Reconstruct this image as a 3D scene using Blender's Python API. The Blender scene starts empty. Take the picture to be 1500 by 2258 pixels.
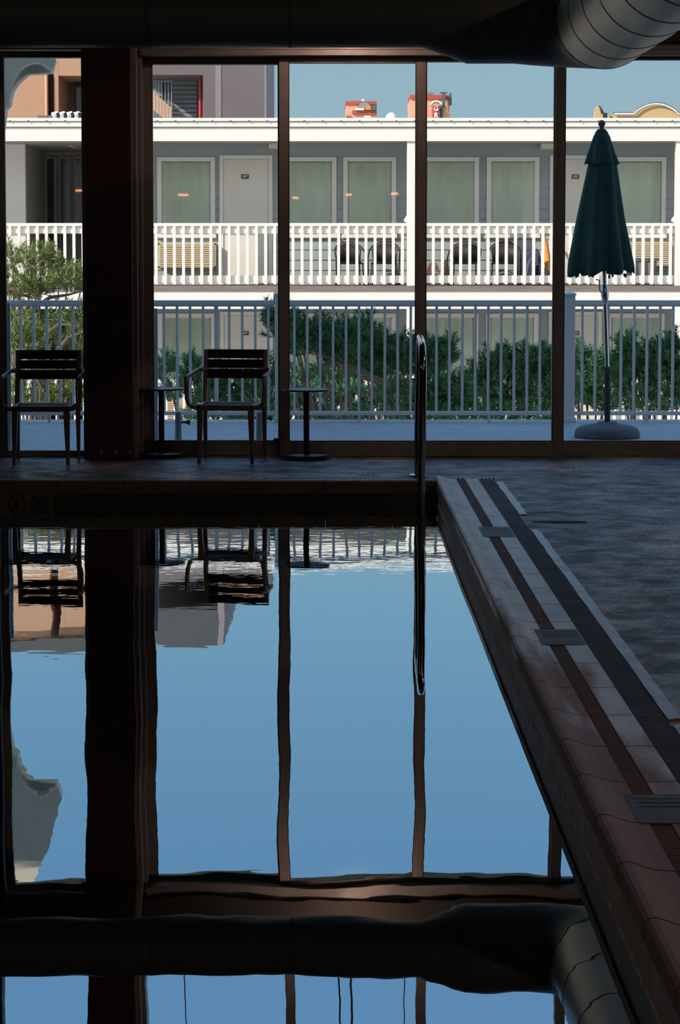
import bpy, math, random
import numpy as np
from mathutils import Vector

# ------------------------------------------------------------------ camera
FPX, TILT, CH = 4700.0, 0.06952, 1.50      # focal in px of a 1500x2258 frame, downward tilt, eye height
PPX, PPY = 728.0, 560.0 + 4700.0*math.tan(0.06952)
WZ = -0.1427                                # water level (deck is z = 0)
S = bpy.context.scene
C = S.collection
cd = bpy.data.cameras.new('camera'); cam = bpy.data.objects.new('camera', cd); C.objects.link(cam)
cam.location = (0, 0, CH); cam.rotation_euler = (math.pi/2 - TILT, 0, 0)
cd.sensor_fit = 'VERTICAL'; cd.sensor_height = 24.0; cd.lens = 24.0*FPX/2258.0
cd.shift_x = (750-PPX)/2258.0; cd.shift_y = (PPY-1129)/2258.0
cd.clip_start = 0.05; cd.clip_end = 1000
S.camera = cam
# ------------------------------------------------------------------ light
S.view_settings.view_transform = 'Standard'; S.view_settings.look = 'None'
S.view_settings.gamma = 1; S.view_settings.use_curve_mapping = False
S.view_settings.exposure = 0.0
SUN_STRENGTH = 5.3
sd = bpy.data.lights.new('sun', 'SUN'); sd.energy = SUN_STRENGTH; sd.color = (1.0, 0.89, 0.79); sd.angle = 0.009
sun = bpy.data.objects.new('sun', sd); C.objects.link(sun)
sun.rotation_euler = Vector((1.5, 1.0, -1.07)).to_track_quat('-Z', 'Y').to_euler()
w = bpy.data.worlds.new('sky'); S.world = w; w.use_nodes = True
nt = w.node_tree; nt.nodes.clear()
tc = nt.nodes.new('ShaderNodeTexCoord'); sp = nt.nodes.new('ShaderNodeSeparateXYZ')
rp = nt.nodes.new('ShaderNodeValToRGB'); bg = nt.nodes.new('ShaderNodeBackground'); ow = nt.nodes.new('ShaderNodeOutputWorld')
nt.links.new(tc.outputs['Generated'], sp.inputs[0]); nt.links.new(sp.outputs['Z'], rp.inputs[0])
az = nt.nodes.new('ShaderNodeMapRange'); az.inputs[1].default_value = 0.1; az.inputs[2].default_value = -0.9; az.inputs[3].default_value = 1.0; az.inputs[4].default_value = 1.7
az2 = nt.nodes.new('ShaderNodeMapRange'); az2.inputs[1].default_value = 0.1; az2.inputs[2].default_value = -0.9; az2.inputs[3].default_value = 0.0; az2.inputs[4].default_value = 0.75
mxw = nt.nodes.new('ShaderNodeMix'); mxw.data_type = 'RGBA'; mxw.inputs['B'].default_value = (0.62, 0.60, 0.56, 1)   # paler, brighter sky on the sun's side
nt.links.new(sp.outputs['Y'], az.inputs[0]); nt.links.new(sp.outputs['Y'], az2.inputs[0]); nt.links.new(az.outputs[0], bg.inputs[1])
nt.links.new(az2.outputs[0], mxw.inputs['Factor']); nt.links.new(rp.outputs[0], mxw.inputs['A'])
nt.links.new(mxw.outputs['Result'], bg.inputs[0]); nt.links.new(bg.outputs[0], ow.inputs[0])
cr = rp.color_ramp
cr.elements[0].position = 0.0; cr.elements[0].color = (0.40, 0.53, 0.60, 1)
cr.elements[1].position = 1.0; cr.elements[1].color = (0.22, 0.46, 0.88, 1)
for p, c in ((0.09, (0.33, 0.50, 0.60, 1)), (0.17, (0.25, 0.48, 0.70, 1)), (0.30, (0.20, 0.45, 0.80, 1)), (0.42, (0.30, 0.58, 1.0, 1))):
    e = cr.elements.new(p); e.color = c


# ------------------------------------------------------------------ pixel -> place helpers
ct, st = math.cos(TILT), math.sin(TILT)
def at(px, py, d):
    """world point at distance d (world y) seen at frame pixel px, py"""
    u = (px-PPX)/FPX; v = (PPY-py)/FPX
    dx, dy, dz = u, ct + v*st, -st + v*ct
    k = d/dy
    return Vector((dx*k, d, CH + dz*k))
def X(px, d, py=700): return at(px, py, d).x
def Z(py, d): return at(PPX, py, d).z
def refl(px, py, d):
    p = at(px, py, d); return Vector((p.x, d, 2*WZ - p.z))
def floor_d(py, z=0.0):
    v = (PPY-py)/FPX
    return (z-CH)*(ct+v*st)/(-st+v*ct)

# ------------------------------------------------------------------ materials
def mat(name, col, rough=0.6, metal=0.0, var=0.0, scale=6.0, bump=0.0, bscale=40.0, col2=None, spec=0.5, stretch=(1,1,1), emit=None, estr=0, coord='Object', trans=0):
    m = bpy.data.materials.new(name); m.use_nodes = True
    n = m.node_tree; b = n.nodes['Principled BSDF']
    b.inputs['Roughness'].default_value = rough; b.inputs['Metallic'].default_value = metal
    b.inputs['Specular IOR Level'].default_value = spec
    b.inputs['Base Color'].default_value = (*col, 1)
    t = n.nodes.new('ShaderNodeTexCoord'); mp = n.nodes.new('ShaderNodeMapping')
    mp.inputs['Scale'].default_value = stretch
    n.links.new(t.outputs[coord], mp.inputs[0])
    if var > 0 or col2:
        nz = n.nodes.new('ShaderNodeTexNoise'); nz.inputs['Scale'].default_value = scale; nz.inputs['Detail'].default_value = 8
        nz.inputs['Roughness'].default_value = 0.62
        n.links.new(mp.outputs[0], nz.inputs['Vector'])
        r = n.nodes.new('ShaderNodeValToRGB')
        c2 = col2 if col2 else tuple(c*(1-var) for c in col)
        r.color_ramp.elements[0].position = 0.34; r.color_ramp.elements[0].color = (*c2, 1)
        r.color_ramp.elements[1].position = 0.66; r.color_ramp.elements[1].color = (*col, 1)
        n.links.new(nz.outputs[0], r.inputs[0]); n.links.new(r.outputs[0], b.inputs['Base Color'])
    if bump > 0:
        n2 = n.nodes.new('ShaderNodeTexNoise'); n2.inputs['Scale'].default_value = bscale; n2.inputs['Detail'].default_value = 5
        n.links.new(mp.outputs[0], n2.inputs['Vector'])
        bp = n.nodes.new('ShaderNodeBump'); bp.inputs['Distance'].default_value = bump; bp.inputs['Strength'].default_value = 1
        n.links.new(n2.outputs[0], bp.inputs['Height']); n.links.new(bp.outputs[0], b.inputs['Normal'])
    if emit:
        b.inputs['Emission Color'].default_value = (*emit, 1); b.inputs['Emission Strength'].default_value = estr
    return m
M = {}
M['concrete'] = mat('pool_deck_concrete', (0.150, 0.150, 0.150), 0.42, var=0.6, scale=2.6, bump=0.004, bscale=45, col2=(0.05, 0.055, 0.06), spec=0.6)
def concrete_mat():
    m = bpy.data.materials.new('mottled_wet_concrete'); m.use_nodes = True; n = m.node_tree; b = n.nodes['Principled BSDF']
    t = n.nodes.new('ShaderNodeTexCoord')
    def nz(scale, det, stretch=(1, 1, 1)):
        mp = n.nodes.new('ShaderNodeMapping'); mp.inputs['Scale'].default_value = stretch
        z = n.nodes.new('ShaderNodeTexNoise'); z.inputs['Scale'].default_value = scale; z.inputs['Detail'].default_value = det; z.inputs['Roughness'].default_value = .65
        n.links.new(t.outputs['Object'], mp.inputs[0]); n.links.new(mp.outputs[0], z.inputs['Vector']); return z
    big = nz(1.3, 6); fine = nz(55, 5, (.8, 1, 1))
    r1 = n.nodes.new('ShaderNodeValToRGB'); r1.color_ramp.elements[0].position = .36; r1.color_ramp.elements[1].position = .68
    r1.color_ramp.elements[0].color = (.022, .024, .026, 1); r1.color_ramp.elements[1].color = (.44, .385, .39, 1)
    e = r1.color_ramp.elements.new(.52); e.color = (.13, .135, .14, 1)
    n.links.new(big.outputs[0], r1.inputs[0])
    r2 = n.nodes.new('ShaderNodeMapRange'); r2.inputs[1].default_value = .38; r2.inputs[2].default_value = .62; r2.inputs[3].default_value = .3; r2.inputs[4].default_value = 2.0
    n.links.new(fine.outputs[0], r2.inputs[0])
    mx = n.nodes.new('ShaderNodeVectorMath'); mx.operation = 'SCALE'
    n.links.new(r1.outputs[0], mx.inputs[0]); n.links.new(r2.outputs[0], mx.inputs['Scale']); n.links.new(mx.outputs[0], b.inputs['Base Color'])
    rr = n.nodes.new('ShaderNodeMapRange'); rr.inputs[1].default_value = .38; rr.inputs[2].default_value = .62; rr.inputs[3].default_value = .30; rr.inputs[4].default_value = .62
    mid = nz(5, 7, (.9, 1, 1)); n.links.new(mid.outputs[0], rr.inputs[0]); n.links.new(rr.outputs[0], b.inputs['Roughness'])
    bp = n.nodes.new('ShaderNodeBump'); bp.inputs['Distance'].default_value = .0035; n.links.new(mid.outputs[0], bp.inputs['Height'])
    b2 = n.nodes.new('ShaderNodeBump'); b2.inputs['Distance'].default_value = .005; n.links.new(fine.outputs[0], b2.inputs['Height']); n.links.new(bp.outputs[0], b2.inputs['Normal'])
    n.links.new(b2.outputs[0], b.inputs['Normal']); b.inputs['Specular IOR Level'].default_value = .3
    return m
M['concrete'] = concrete_mat()
M['passage'] = mat('passage_paint', (0.40, 0.37, 0.32), 0.8, var=0.25, scale=1.5, stretch=(1, 1, .2))
M['ocean_deck'] = mat('outdoor_deck', (0.40, 0.43, 0.46), 0.5, var=0.25, scale=8, bump=0.002, bscale=90)
M['bronze'] = mat('dark_bronze_frame', (0.27, 0.255, 0.245), 0.42, 0.1, var=0.15, scale=12)
M['column'] = mat('dark_column_paint', (0.05, 0.022, 0.015), 0.6, var=0.3, scale=7)
M['coping_far'] = mat('shaded_coping_tile', (0.075, 0.075, 0.06), 0.45, var=0.3, scale=3)  # coping tile with the far end's shade put into its colour
M['darkwall'] = mat('dark_wall', (0.05, 0.045, 0.04), 0.8, var=0.2, scale=2)
M['ceiling'] = mat('dark_ceiling', (0.04, 0.04, 0.04), 0.8, var=0.2, scale=2)
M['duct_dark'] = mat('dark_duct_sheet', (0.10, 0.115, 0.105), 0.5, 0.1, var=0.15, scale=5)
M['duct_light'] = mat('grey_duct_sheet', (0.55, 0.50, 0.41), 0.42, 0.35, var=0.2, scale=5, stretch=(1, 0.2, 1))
M['seam'] = mat('duct_seam', (0.05, 0.05, 0.05), 0.6)
M['alu'] = mat('matte_aluminium', (0.22, 0.20, 0.18), 0.35, 0.55, var=0.1, scale=20)
M['slat'] = mat('black_slat', (0.012, 0.012, 0.012), 0.65, var=0.2, scale=30, spec=0.2)
M['table'] = mat('charcoal_table', (0.03, 0.035, 0.04), 0.40, 0.2, var=0.15, scale=20)
M['steel'] = mat('polished_steel', (0.62, 0.62, 0.62), 0.12, 1.0)
M['coping'] = mat('coping_tile', (0.50, 0.47, 0.49), 0.34, var=0.25, scale=2.2, bump=0.0006, bscale=120, col2=(0.27, 0.22, 0.20), stretch=(3, 1, 1))
def brown_blend(m):  # brown tone growing toward the viewer and pool edge, broken by noise
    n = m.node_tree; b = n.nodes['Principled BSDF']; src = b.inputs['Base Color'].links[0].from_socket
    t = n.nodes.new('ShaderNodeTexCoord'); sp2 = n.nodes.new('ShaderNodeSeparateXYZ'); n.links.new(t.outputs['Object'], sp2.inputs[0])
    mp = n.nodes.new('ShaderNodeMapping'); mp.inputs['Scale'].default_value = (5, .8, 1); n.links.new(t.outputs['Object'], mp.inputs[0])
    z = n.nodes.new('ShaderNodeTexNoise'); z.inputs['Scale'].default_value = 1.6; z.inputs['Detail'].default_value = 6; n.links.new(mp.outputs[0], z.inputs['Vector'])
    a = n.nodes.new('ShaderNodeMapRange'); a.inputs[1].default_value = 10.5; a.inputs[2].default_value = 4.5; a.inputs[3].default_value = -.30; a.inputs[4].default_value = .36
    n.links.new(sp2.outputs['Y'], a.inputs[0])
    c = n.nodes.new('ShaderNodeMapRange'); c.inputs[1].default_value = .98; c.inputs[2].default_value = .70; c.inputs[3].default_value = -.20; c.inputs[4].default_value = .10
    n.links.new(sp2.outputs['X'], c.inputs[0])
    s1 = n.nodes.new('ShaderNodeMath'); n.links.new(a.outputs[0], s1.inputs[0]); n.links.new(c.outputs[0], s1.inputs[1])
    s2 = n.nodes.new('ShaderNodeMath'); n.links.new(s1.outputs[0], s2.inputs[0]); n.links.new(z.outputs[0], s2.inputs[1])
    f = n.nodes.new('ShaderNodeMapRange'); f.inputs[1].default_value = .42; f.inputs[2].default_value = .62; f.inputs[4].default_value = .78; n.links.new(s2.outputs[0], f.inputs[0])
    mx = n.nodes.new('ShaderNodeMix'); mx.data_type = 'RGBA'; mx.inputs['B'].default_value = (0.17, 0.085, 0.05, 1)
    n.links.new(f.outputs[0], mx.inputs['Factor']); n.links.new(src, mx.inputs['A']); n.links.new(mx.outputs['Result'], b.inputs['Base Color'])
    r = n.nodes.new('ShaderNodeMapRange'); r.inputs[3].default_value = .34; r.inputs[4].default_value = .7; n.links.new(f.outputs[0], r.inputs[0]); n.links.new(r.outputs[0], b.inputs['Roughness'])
brown_blend(M['coping'])
M['rust'] = mat('rust_stained_slot_drain', (0.15, 0.070, 0.045), 0.7, var=0.4, scale=5, col2=(0.075, 0.055, 0.042), spec=0.3)
M['groove'] = mat('wet_dark_channel', (0.060, 0.046, 0.042), 0.7, scale=4, bump=0.006, spec=0.25, col2=(0.014, 0.010, 0.009))
M['strip'] = mat('worn_metal_strip', (0.50, 0.48, 0.49), 0.35, 0.25, var=0.4, scale=7, bump=0.004, bscale=7)
M['lid'] = mat('recessed_drain_plate', (0.11, 0.10, 0.10), 0.55, 0.0, var=0.5, scale=12, spec=0.35)
M['white'] = mat('white_paint', (0.84, 0.79, 0.73), 0.55, var=0.05, scale=5)
M['white_rail'] = mat('white_vinyl_rail', (0.70, 0.72, 0.74), 0.4, var=0.05, scale=6)
M['siding'] = mat('grey_lap_siding', (0.36, 0.40, 0.40), 0.6, var=0.12, scale=1.2)
M['door'] = mat('off_white_door', (0.80, 0.73, 0.65), 0.5, var=0.04, scale=2)
M['curtain'] = mat('pale_green_curtain', (0.78, 0.80, 0.68), 0.8, var=0.12, scale=2, stretch=(3, 3, 0.6))
M['slab'] = mat('weathered_slab_edge', (0.25, 0.20, 0.17), 0.8, var=0.3, scale=8, stretch=(0.3, 1, 4))
M['soffit'] = mat('soffit_paint', (0.42, 0.40, 0.38), 0.7, var=0.1, scale=3)
M['beige'] = mat('beige_air_conditioner', (0.70, 0.55, 0.36), 0.5, var=0.08, scale=5)
M['black'] = mat('black_plastic', (0.015, 0.015, 0.015), 0.5)
M['plate_white'] = mat('plate_numerals', (0.8, 0.8, 0.8), 0.5)
M['wicker'] = mat('dark_brown_wicker', (0.050, 0.036, 0.030), 0.5, var=0.5, scale=60, bump=0.004, bscale=70)
M['wicker_frame'] = mat('dark_tube', (0.04, 0.04, 0.04), 0.3, 0.5)
M['paper'] = mat('brown_paper', (0.62, 0.42, 0.27), 0.8, var=0.2, scale=6, bump=0.01, bscale=9)
M['navy'] = mat('navy_fabric', (0.045, 0.055, 0.12), 0.8, var=0.4, scale=10, bump=0.01, bscale=12)
M['blueg'] = mat('blue_grey_fabric', (0.20, 0.23, 0.36), 0.8, var=0.3, scale=10, bump=0.01, bscale=12)
M['orange_w'] = mat('orange_fabric', (0.75, 0.30, 0.07), 0.6, var=0.3, scale=10)
M['bin'] = mat('grey_bin', (0.36, 0.33, 0.32), 0.6, var=0.2, scale=7)
M['umbrella'] = mat('dark_green_canvas', (0.012, 0.070, 0.055), 0.8, var=0.3, scale=8, bump=0.001, bscale=300)
M['umb_base'] = mat('umbrella_base_grey', (0.13, 0.13, 0.14), 0.75, var=0.35, scale=120, bump=0.002, bscale=200)
M['umb_tube'] = mat('dark_tube_sleeve', (0.06, 0.055, 0.055), 0.7, var=0.5, scale=150)
M['galv'] = mat('galvanised_pipe', (0.30, 0.34, 0.33), 0.5, 0.5, var=0.4, scale=9, stretch=(1, 1, .3))
M['bark'] = mat('pine_bark', (0.17, 0.12, 0.09), 0.9, var=0.5, scale=20, bump=0.006, bscale=30)
M['ground'] = mat('sandy_ground', (0.66, 0.57, 0.46), 0.9, var=0.3, scale=1.5)
M['stucco_orange'] = mat('orange_stucco', (0.50, 0.29, 0.185), 0.9, var=0.08, scale=2, bump=0.01, bscale=6)
M['stucco_shade_tone'] = mat('shade_toned_stucco', (0.17, 0.14, 0.145), 0.9, var=0.1, scale=1.0)  # orange tower face in shade, that shade put into the base colour
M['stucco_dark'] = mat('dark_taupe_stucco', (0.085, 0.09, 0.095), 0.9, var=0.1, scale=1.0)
M['stucco_light'] = mat('shade_toned_pale_trim', (0.26, 0.22, 0.22), 0.9)  # lighter trim of the same face, shade included in its colour
M['recess'] = mat('recess_brown', (0.16, 0.13, 0.12), 0.9, var=0.15, scale=1)
M['dark_glass'] = mat('dark_green_glass', (0.03, 0.05, 0.045), 0.1, var=0.3, scale=1, stretch=(1, 1, .3))
M['red'] = mat('red_paint', (0.50, 0.06, 0.06), 0.6)
M['brick_red'] = mat('brick_red_band', (0.50, 0.085, 0.06), 0.8, var=0.1, scale=1)
M['peach'] = mat('peach_stucco', (0.74, 0.40, 0.26), 0.85, var=0.06, scale=1)
M['bluegrey'] = mat('blue_grey_paint', (0.22, 0.28, 0.31), 0.7)
M['ochre'] = mat('ochre_stucco', (0.62, 0.42, 0.20), 0.85, var=0.05, scale=1)
M['slate'] = mat('slate_coping', (0.07, 0.11, 0.13), 0.7)
M['canopy'] = mat('grey_stucco_canopy', (0.88, 0.78, 0.63), 0.85, var=0.10, scale=2.5)
M['basin'] = mat('pool_basin_plaster', (0.03, 0.05, 0.05), 0.8, var=0.2, scale=2)
M['scum'] = mat('lime_line', (0.95, 0.90, 0.80), 0.6, scale=12, col2=(0.40, 0.36, 0.30))
M['mark'] = mat('black_marking', (0.008, 0.008, 0.008), 0.6)
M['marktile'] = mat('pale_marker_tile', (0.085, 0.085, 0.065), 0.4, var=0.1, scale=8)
M['lamp_on'] = mat('warm_lamp_glass', (0.9, 0.6, 0.4), 0.5, emit=(1.0, 0.42, 0.16), estr=14)
M['lamp_cream'] = mat('cream_light_cover', (0.72, 0.64, 0.50), 0.5)

def tile_mat(name, col, grout, sx, sz, off=(0, 0)):
    m = bpy.data.materials.new(name); m.use_nodes = True; n = m.node_tree; b = n.nodes['Principled BSDF']
    b.inputs['Roughness'].default_value = 0.3
    t = n.nodes.new('ShaderNodeTexCoord'); s = n.nodes.new('ShaderNodeSeparateXYZ'); cb = n.nodes.new('ShaderNodeCombineXYZ')
    n.links.new(t.outputs['Object'], s.inputs[0])
    ad = n.nodes.new('ShaderNodeMath'); ad.operation = 'ADD'
    n.links.new(s.outputs['X'], ad.inputs[0]); n.links.new(s.outputs['Y'], ad.inputs[1])
    n.links.new(ad.outputs[0], cb.inputs[0]); n.links.new(s.outputs['Z'], cb.inputs[1])
    mp = n.nodes.new('ShaderNodeMapping'); mp.inputs['Location'].default_value = (off[0], off[1], 0)
    n.links.new(cb.outputs[0], mp.inputs[0])
    br = n.nodes.new('ShaderNodeTexBrick'); br.offset = 0; br.inputs['Scale'].default_value = 1
    br.inputs['Brick Width'].default_value = sx; br.inputs['Row Height'].default_value = sz; br.inputs['Mortar Size'].default_value = 0.0025
    br.inputs['Color1'].default_value = (*col, 1); br.inputs['Color2'].default_value = (*[c*1.35 for c in col], 1); br.inputs['Mortar'].default_value = (*grout, 1)
    n.links.new(mp.outputs[0], br.inputs['Vector']); n.links.new(br.outputs['Color'], b.inputs['Base Color'])
    return m
M['tile'] = tile_mat('dark_pool_tile', (0.022, 0.027, 0.022), (0.07, 0.065, 0.045), 0.152, 0.152)
M['tile_side'] = tile_mat('brown_pool_tile', (0.34, 0.27, 0.20), (0.06, 0.055, 0.045), 0.152, 0.152)

def glass_mat(name, refl_gain, tint=(0.965, 0.985, 0.98), dirt=0.0):
    m = bpy.data.materials.new(name); m.use_nodes = True; n = m.node_tree; n.nodes.clear()
    o = n.nodes.new('ShaderNodeOutputMaterial'); tr = n.nodes.new('ShaderNodeBsdfTransparent'); gl = n.nodes.new('ShaderNodeBsdfGlossy')
    tr.inputs[0].default_value = (*tint, 1); gl.inputs['Roughness'].default_value = 0.0
    fr = n.nodes.new('ShaderNodeFresnel'); fr.inputs[0].default_value = 1.45
    mu = n.nodes.new('ShaderNodeMath'); mu.operation = 'MULTIPLY'; mu.inputs[1].default_value = refl_gain
    mx = n.nodes.new('ShaderNodeMixShader')
    n.links.new(fr.outputs[0], mu.inputs[0]); n.links.new(mu.outputs[0], mx.inputs[0])
    n.links.new(tr.outputs[0], mx.inputs[1]); n.links.new(gl.outputs[0], mx.inputs[2])
    last = mx
    if dirt > 0:
        t = n.nodes.new('ShaderNodeTexCoord'); nz = n.nodes.new('ShaderNodeTexNoise'); nz.inputs['Scale'].default_value = 120; nz.inputs['Detail'].default_value = 2
        n.links.new(t.outputs['Object'], nz.inputs['Vector'])
        r = n.nodes.new('ShaderNodeMapRange'); r.inputs[1].default_value = 0.70; r.inputs[2].default_value = 0.80; r.inputs[3].default_value = 0; r.inputs[4].default_value = dirt
        n.links.new(nz.outputs[0], r.inputs[0])
        df = n.nodes.new('ShaderNodeBsdfTranslucent'); df.inputs[0].default_value = (.8, .8, .8, 1)
        m2 = n.nodes.new('ShaderNodeMixShader'); n.links.new(r.outputs[0], m2.inputs[0])
        n.links.new(mx.outputs[0], m2.inputs[1]); n.links.new(df.outputs[0], m2.inputs[2]); last = m2
    n.links.new(last.outputs[0], o.inputs[0])
    return m
M['glass'] = glass_mat('window_glass', 1.0, dirt=0.22)
M['room_glass'] = glass_mat('room_window_glass', 1.2, (0.96, 0.99, 0.97))

def water_mat():
    m = bpy.data.materials.new('still_pool_water'); m.use_nodes = True; n = m.node_tree; n.nodes.clear()
    o = n.nodes.new('ShaderNodeOutputMaterial')
    gl = n.nodes.new('ShaderNodeBsdfGlossy'); gl.inputs['Roughness'].default_value = 0.0; gl.inputs[0].default_value = (0.93, 0.98, 1.0, 1)
    rf = n.nodes.new('ShaderNodeBsdfRefraction'); rf.inputs['IOR'].default_value = 1.33; rf.inputs[0].default_value = (0.5, 0.75, 0.7, 1)
    fr = n.nodes.new('ShaderNodeFresnel'); fr.inputs[0].default_value = 1.33
    mr = n.nodes.new('ShaderNodeMapRange'); mr.inputs[1].default_value = 0; mr.inputs[2].default_value = 0.5; mr.inputs[3].default_value = 0.45; mr.inputs[4].default_value = 0.9
    mx = n.nodes.new('ShaderNodeMixShader')
    t = n.nodes.new('ShaderNodeTexCoord')
    def noise(scale, det, st_):
        mp = n.nodes.new('ShaderNodeMapping'); mp.inputs['Scale'].default_value = st_
        z = n.nodes.new('ShaderNodeTexNoise'); z.inputs['Scale'].default_value = scale; z.inputs['Detail'].default_value = det
        n.links.new(t.outputs['Object'], mp.inputs[0]); n.links.new(mp.outputs[0], z.inputs['Vector']); return z
    def bump(z, dist, prev=None):
        b = n.nodes.new('ShaderNodeBump'); b.inputs['Distance'].default_value = dist; b.inputs['Strength'].default_value = 1
        n.links.new(z.outputs[0], b.inputs['Height'])
        if prev: n.links.new(prev.outputs[0], b.inputs['Normal'])
        return b
    b1 = bump(noise(1.0, 1, (2.2, .7, 1)), 0.0022)
    b2 = bump(noise(5.0, 2, (0.7, 1, 1)), 0.00022, b1)
    # a little breeze only at the far end of the pool
    nf = noise(11.0, 2, (0.5, 1, 1))
    s = n.nodes.new('ShaderNodeSeparateXYZ'); n.links.new(t.outputs['Object'], s.inputs[0])
    rr = n.nodes.new('ShaderNodeMapRange'); rr.inputs[1].default_value = 9.0; rr.inputs[2].default_value = 13.0
    n.links.new(s.outputs['Y'], rr.inputs[0])
    mm = n.nodes.new('ShaderNodeMath'); mm.operation = 'MULTIPLY'; n.links.new(nf.outputs[0], mm.inputs[0]); n.links.new(rr.outputs[0], mm.inputs[1])
    b3 = n.nodes.new('ShaderNodeBump'); b3.inputs['Distance'].default_value = 0.0006; b3.inputs['Strength'].default_value = 1
    n.links.new(mm.outputs[0], b3.inputs['Height']); n.links.new(b2.outputs[0], b3.inputs['Normal'])
    for q in (gl, rf): n.links.new(b3.outputs[0], q.inputs['Normal'])
    n.links.new(fr.outputs[0], mr.inputs[0]); n.links.new(mr.outputs[0], mx.inputs[0])
    n.links.new(rf.outputs[0], mx.inputs[1]); n.links.new(gl.outputs[0], mx.inputs[2]); n.links.new(mx.outputs[0], o.inputs[0])
    return m
M['water'] = water_mat()

def needle_mat(name, a, b_, tip):
    m = bpy.data.materials.new(name); m.use_nodes = True; n = m.node_tree; b = n.nodes['Principled BSDF']
    g = n.nodes.new('ShaderNodeNewGeometry'); r = n.nodes.new('ShaderNodeValToRGB')
    r.color_ramp.elements[0].color = (*a, 1); r.color_ramp.elements[1].color = (*tip, 1)
    e = r.color_ramp.elements.new(0.75); e.color = (*b_, 1)
    n.links.new(g.outputs['Random Per Island'], r.inputs[0]); n.links.new(r.outputs[0], b.inputs['Base Color'])
    b.inputs['Roughness'].default_value = 0.55
    return m
M['needle_dark'] = needle_mat('dark_pine_needles', (0.030, 0.115, 0.050), (0.075, 0.21, 0.080), (0.17, 0.31, 0.09))
M['needle_lit'] = needle_mat('yellow_green_needles', (0.05, 0.11, 0.04), (0.20, 0.25, 0.05), (0.50, 0.42, 0.09))

M['tile_side'].node_tree.nodes['Principled BSDF'].inputs['Roughness'].default_value = .55
M['tile_side'].node_tree.nodes['Principled BSDF'].inputs['Specular IOR Level'].default_value = .25
# ------------------------------------------------------------------ mesh builder
class MB:
    def __init__(s): s.v = []; s.f = []
    def add(s, vs, fs):
        o = len(s.v); s.v += [tuple(v) for v in vs]; s.f += [tuple(i+o for i in f) for f in fs]; return s
    def box(s, x0, x1, y0, y1, z0, z1):
        if x0 > x1: x0, x1 = x1, x0
        if y0 > y1: y0, y1 = y1, y0
        if z0 > z1: z0, z1 = z1, z0
        return s.add([(x0,y0,z0),(x1,y0,z0),(x1,y1,z0),(x0,y1,z0),(x0,y0,z1),(x1,y0,z1),(x1,y1,z1),(x0,y1,z1)],
                     [(0,3,2,1),(4,5,6,7),(0,1,5,4),(1,2,6,5),(2,3,7,6),(3,0,4,7)])
    def hexa(s, b, t):       # bottom quad, top quad (same winding, ccw from above)
        return s.add(list(b)+list(t), [(0,3,2,1),(4,5,6,7),(0,1,5,4),(1,2,6,5),(2,3,7,6),(3,0,4,7)])
    def prism_y(s, poly, y0, y1):   # poly in x,z
        n = len(poly)
        vs = [(x,y0,z) for x,z in poly]+[(x,y1,z) for x,z in poly]
        return s.add(vs, [tuple(range(n-1,-1,-1)), tuple(range(n,2*n))]+[(i,(i+1)%n,(i+1)%n+n,i+n) for i in range(n)])
    def prism_x(s, poly, x0, x1):   # poly in y,z
        n = len(poly)
        vs = [(x0,y,z) for y,z in poly]+[(x1,y,z) for y,z in poly]
        return s.add(vs, [tuple(range(n)), tuple(range(2*n-1,n-1,-1))]+[((i+1)%n,i,i+n,(i+1)%n+n) for i in range(n)])
    def tube(s, pts, r, seg=12, cap=True):
        pts = [Vector(p) for p in pts]; n = len(pts)
        rs = r if isinstance(r, (list, tuple)) else [r]*n
        ref = None; vs = []
        for i, p in enumerate(pts):
            t = (pts[min(i+1,n-1)]-pts[max(i-1,0)])
            if t.length < 1e-9: t = Vector((0,0,1))
            t.normalize()
            if ref is None:
                ref = Vector((1,0,0)) if abs(t.x) < 0.8 else Vector((0,1,0))
            a = (ref - t*ref.dot(t))
            if a.length < 1e-6: a = Vector((0,1,0)) - t*t.y
            a.normalize(); ref = a; b = t.cross(a)
            for k in range(seg):
                an = 2*math.pi*k/seg
                vs.append(p + (a*math.cos(an)+b*math.sin(an))*rs[i])
        fs = [(i*seg+k, i*seg+(k+1)%seg, (i+1)*seg+(k+1)%seg, (i+1)*seg+k) for i in range(n-1) for k in range(seg)]
        if cap: fs += [tuple(range(seg-1,-1,-1)), tuple((n-1)*seg+k for k in range(seg))]
        return s.add(vs, fs)
    def lathe(s, prof, c=(0,0,0), seg=40):    # prof list of (r,z)
        n = len(prof); vs = []
        for r, z in prof:
            for k in range(seg):
                a = 2*math.pi*k/seg; vs.append((c[0]+r*math.cos(a), c[1]+r*math.sin(a), c[2]+z))
        fs = [(i*seg+k, i*seg+(k+1)%seg, (i+1)*seg+(k+1)%seg, (i+1)*seg+k) for i in range(n-1) for k in range(seg)]
        fs += [tuple(range(seg-1,-1,-1)), tuple((n-1)*seg+k for k in range(seg))]
        return s.add(vs, fs)
    def build(s, name, m, parent=None, smooth=False, bevel=0):
        me = bpy.data.meshes.new(name)
        off = Vector(parent_loc(parent))
        me.from_pydata([tuple(Vector(v)-off) for v in s.v], [], s.f); me.update()
        o = bpy.data.objects.new(name, me); C.objects.link(o)
        me.materials.append(M[m] if isinstance(m, str) else m)
        if parent: o.parent = parent
        if smooth:
            for p in me.polygons: p.use_smooth = True
            try: me.set_sharp_from_angle(angle=0.7)
            except Exception: pass
        if bevel:
            b = o.modifiers.new('bevel', 'BEVEL'); b.width = bevel; b.segments = 2; b.limit_method = 'ANGLE'
        return o
def parent_loc(p):
    l = Vector((0,0,0))
    while p: l += p.location; p = p.parent
    return l
def tag(o, label=None, cat=None, group=None, kind=None):
    if label: o['label'] = label
    if cat: o['category'] = cat
    if group: o['group'] = group
    if kind: o['kind'] = kind
    return o
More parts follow.
